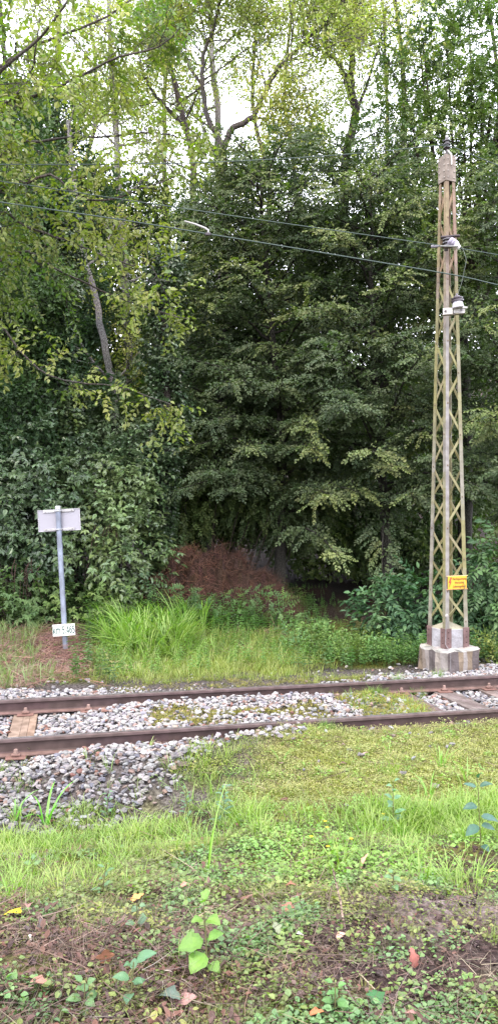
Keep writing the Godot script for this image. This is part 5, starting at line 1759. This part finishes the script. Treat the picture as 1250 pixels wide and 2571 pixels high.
	sprout("seedling", "bright lime seedling with broad leaves in the middle of the bank", spot(522, 2440), 0.26, Vector3(-0.015, 0, 0), lime, [
		[0.55, -1.5, 0.095, 0.085, -0.3], [0.42, -0.7, 0.085, 0.075, -0.6], [0.55, 1.6, 0.060, 0.042, 0.35], [0.75, 1.0, 0.060, 0.052, -0.05], [0.85, -0.9, 0.05, 0.038, 0.1], [1.0, 0.3, 0.05, 0.04, 0.7], [1.0, 2.9, 0.045, 0.035, 0.6], [0.25, 0.9, 0.055, 0.048, -0.3], [0.15, 0.4, 0.05, 0.04, -0.2]], 0.10)
	sprout("seedling", "bluish green seedling with oval leaves at the lower left of the bank", spot(330, 2515), 0.14, Vector3(0.01, 0, 0), Color(0.085, 0.17, 0.085), spiral(7, 0.060, 0.036, 0.4) + [[1.0, 1.3, 0.085, 0.045, 0.5]], 0.03, "young plants on the bank")
	sprout("seedling", "pale green seedling below the right grass on the bare earth", spot(985, 2240), 0.10, Vector3(0, 0, 0), Color(0.11, 0.21, 0.09), spiral(6, 0.048, 0.03, 0.5), 0.03, "young plants on the bank")
	sprout("seedling", "greyish seedling left of the dark hollow at the middle left", spot(345, 2345), 0.12, Vector3(0.0, 0, 0), Color(0.10, 0.17, 0.09), spiral(7, 0.045, 0.035, 0.2), 0.03, "young plants on the bank")
	sprout("seedling", "slender seedling with narrow leaves left of the tall stem", spot(258, 2250), 0.16, Vector3(0.02, 0, 0), Color(0.10, 0.19, 0.08), spiral(9, 0.05, 0.022, 0.2), 0.03, "young plants on the bank")
	sprout("seedling", "small seedling at the upper left below the dead twigs", spot(85, 2190), 0.07, Vector3(0.0, 0, 0), Color(0.12, 0.20, 0.08), spiral(5, 0.055, 0.038, 0.5), 0.03, "young plants on the bank")
	sprout("seedling", "small round-leaved seedling at the very bottom left of the bank", spot(215, 2530), 0.09, Vector3(0.0, 0, 0), Color(0.10, 0.19, 0.07), spiral(8, 0.05, 0.035, 0.2), 0.03, "young plants on the bank")
	sprout("seedling", "leafy seedling at the bottom edge left of the deep green leaf", spot(840, 2540), 0.10, Vector3(0.0, 0, 0), Color(0.09, 0.20, 0.055), spiral(8, 0.045, 0.028, 0.2), 0.03, "young plants on the bank")
	sprout("herb", "tall herb with blue green oval leaves at the right edge of the turf", spot(1205, 2130), 0.40, Vector3(-0.02, 0, 0), Color(0.055, 0.12, 0.09), [
		[0.95, -1.6, 0.075, 0.035, 0.2], [0.98, 1.5, 0.075, 0.035, 0.2], [1.0, 0.2, 0.06, 0.03, 0.9], [0.72, -1.5, 0.085, 0.055, -0.2], [0.62, 1.4, 0.10, 0.055, -0.3], [0.42, -1.2, 0.10, 0.06, -0.5], [0.38, 1.7, 0.09, 0.05, -0.4], [0.2, 0.4, 0.07, 0.04, -0.2]], 0.02)
	sprout("herb", "herb with pale teal leaves standing in the turf right of centre", spot(985, 2075), 0.30, Vector3(0.0, 0, 0), Color(0.11, 0.21, 0.115), spiral(12, 0.075, 0.04, 0.15), 0.03)
	sprout("herb", "bluish bushy herb in the turf left of the middle", spot(560, 2060), 0.24, Vector3(0.01, 0, 0), Color(0.10, 0.18, 0.11), spiral(20, 0.075, 0.025, 0.1), 0.05)
	sprout("herb", "slim herb with small leaves left of the bluish bushy herb", spot(470, 2050), 0.22, Vector3(-0.01, 0, 0), Color(0.10, 0.18, 0.09), spiral(14, 0.05, 0.02, 0.1), 0.05)
	sprout("herb", "narrow-leaved herb in front of the gravel at the left", spot(270, 2050), 0.20, Vector3(0.01, 0, 0), Color(0.11, 0.21, 0.10), spiral(12, 0.05, 0.02, 0.15), 0.05)
	# single strong grasses
	var grasses := [
		[118, 2070, 0.46, 0.028, 5, "broad-bladed grass clump before the gravel at the left", Color(0.14, 0.36, 0.05)], [40, 2060, 0.34, 0.02, 5, "broad-bladed grass clump at the left edge before the gravel", Color(0.16, 0.33, 0.08)],
		[520, 2190, 0.66, 0.011, 4, "tall thin grass stalks left of the middle", Color(0.20, 0.33, 0.06)], [705, 1912, 0.22, 0.012, 5, "grass sprout growing from the dark clump on the mossy turf", Color(0.16, 0.32, 0.06)],
		[1105, 1925, 0.34, 0.014, 9, "tall grass clump near the right edge below the near rail", Color(0.19, 0.32, 0.07)], [975, 1890, 0.24, 0.010, 5, "thin grass sprout under the near rail, right of centre", Color(0.22, 0.32, 0.08)],
		[1075, 2000, 0.34, 0.012, 7, "upright grass clump right of centre of the turf", Color(0.17, 0.33, 0.06)], [222, 1905, 0.20, 0.010, 6, "pale grass sprout in the stones beside the near rail", Color(0.24, 0.30, 0.13)],
		[88, 1900, 0.22, 0.008, 3, "thin grass stalks against the near rail at the left", Color(0.20, 0.30, 0.09)], [630, 1990, 0.24, 0.010, 4, "thin dark grass stalks in the middle of the turf", Color(0.15, 0.24, 0.06)],
		[1170, 1960, 0.5, 0.010, 5, "tall thin grass stalks at the right of the turf", Color(0.20, 0.32, 0.08)], [375, 1880, 0.16, 0.010, 6, "short pale grass sprout in the shoulder stones", Color(0.27, 0.33, 0.13)]]
	for e in grasses:
		var b := thing("grass_clump", e[5], "grass", spot(e[0], e[1]), "single grasses in the turf")
		for k in e[4]:
			var g := Buf.new()
			var a := rr(0, TAU)
			var lean := Vector3(cos(a), 0, sin(a))
			g.blade(lean * 0.02, (Vector3.UP + lean * rr(0.05, 0.35)).normalized(), lean * rr(0.1, 0.6) - Vector3.UP * rr(0.0, 0.3), e[2] * rr(0.6, 1.05), e[3] * rr(0.7, 1.1), rc(e[6], 0.15), rc(e[6], 0.15), 6)
			put("blade", g.mesh(), M.leaf_thin, b)
	# dead twigs and stalks
	var twigs := [
		[[[10, 2140], [70, 2136], [140, 2118], [195, 2112], [250, 2122]], 0.008, 0.02, "long dead twig along the top of the bank at the left"], [[[60, 2150], [130, 2142], [215, 2150], [290, 2150]], 0.005, 0.015, "thin dead twig below the long one at the left"],
		[[[470, 2405], [500, 2425], [530, 2470], [540, 2490]], 0.005, 0.015, "bent twig beside the foot of the lime seedling"], [[[235, 2350], [270, 2358], [310, 2378]], 0.004, 0.02, "short twig over the mossy hollow at the left"],
		[[[345, 2330], [400, 2400], [455, 2425]], 0.004, 0.02, "thin twig in the moss left of the lime seedling"], [[[900, 2455], [945, 2500], [955, 2510]], 0.003, 0.02, "pale straw stalk at the lower right"], [[[1000, 2440], [1050, 2475], [1090, 2480]], 0.004, 0.015, "dark twig at the lower right of the bare earth"]]
	for e in twigs:
		var b := Buf.new()
		var pts := []
		for q in e[0]:
			pts.push_back(spot(q[0], q[1]) + Vector3(0, e[2], 0))
		var pp := path(pts, 16, 0.002)
		b.tube(pp, taper(17, e[1], e[1] * 0.5), 6, [Color(0.17, 0.11, 0.095) if e[1] > 0.0035 else Color(0.42, 0.34, 0.24), Color(0.22, 0.15, 0.13) if e[1] > 0.0035 else Color(0.46, 0.38, 0.27)])
		tag(put("twig", b.mesh(), M.bark), e[3], "twig", "dead twigs on the bank")
	for e in [[212, 2112, 0.15, Vector3(0.02, 0, 0), "upright dead stub behind the long dead twig"], [866, 2335, 0.24, Vector3(-0.05, 0, -0.02), "pale dry stalk standing on the bare earth"], [745, 2090, 0.12, Vector3(0.01, 0, 0), "short brown stub in the turf middle"]]:
		var p := spot(e[0], e[1])
		var b := Buf.new()
		b.tube(path([p - Vector3(0, 0.02, 0), p + (Vector3(0, e[2], 0) + e[3]) * 0.5 + Vector3(0.004, 0, 0), p + Vector3(0, e[2], 0) + e[3]], 8, 0.001), taper(9, 0.0055, 0.003), 6, [Color(0.40, 0.30, 0.24) if e[0] == 866 else Color(0.14, 0.085, 0.07)])
		tag(put("dry_stalk", b.mesh(), M.bark), e[4], "stalk", "dry stalks on the bank")
	# a few loose stones and chips
	for e in [[602, 2052, 0.06, Color(0.58, 0.56, 0.55), "white chip of stone behind the bluish bushy herb"], [460, 1925, 0.10, Color(0.10, 0.075, 0.07), "dark lump of stone on the turf left of centre"], [35, 2150, 0.03, Color(0.60, 0.55, 0.5), "pale chip among the dead twigs"], [78, 2360, 0.04, Color(0.45, 0.38, 0.33), "pale stub of wood at the left of the bank"], [425, 2055, 0.05, Color(0.33, 0.31, 0.32), "grey stone in the turf left of the middle"]]:
		var m: StandardMaterial3D = M.stone.duplicate()
		m.vertex_color_use_as_albedo = false
		m.albedo_color = e[3].linear_to_srgb()
		var o := put("loose_stone", SP.stone[rng.randi() % 7], m)
		tag(o, e[4], "stone", "loose stones on the bank")
		o.transform = Transform3D(Basis(Vector3.UP, rr(0, TAU)).scaled_local(Vector3.ONE * e[2]), spot(e[0], e[1]) + Vector3(0, e[2] * 0.2, 0))
	# yellow flowers in the ground cover
	var fl := [[815, 2082, "yellow flower above the others in the ground cover"], [820, 2098, "yellow flower just below the topmost one"], [780, 2122, "yellow flower furthest left in the ground cover"], [880, 2128, "yellow flower in the grass right of the others"], [822, 2148, "lowest yellow flower near the brown leaves"], [960, 2063, "yellow flower among the right grass beside the teal herb"], [1075, 2030, "yellow flower in the upper right grass"]]
	for e in fl:
		var o := thing("yellow_flower", e[2], "flower", spot(e[0], e[1]), "yellow flowers in the ground cover")
		var stem := Buf.new()
		stem.tube([Vector3.ZERO, Vector3(0.003, 0.03, 0), Vector3(0.0, 0.055, 0.004)], [0.0012, 0.0012, 0.001], 4, [Color(0.16, 0.28, 0.06)])
		put("stem", stem.mesh(), M.leaf_thin, o)
		var pb := Buf.new()
		for k in 5:
			var a := k * TAU / 5.0
			pb.leaf(Vector3(0, 0.055, 0.004), Vector3(cos(a), 0.45, sin(a)), Vector3(0, 1, 0.3), 0.014, 0.010, Color(0.75, 0.50, 0.015), 0.1, 0.0)
		put("blossom", pb.mesh(), M.leaf_thin, o)
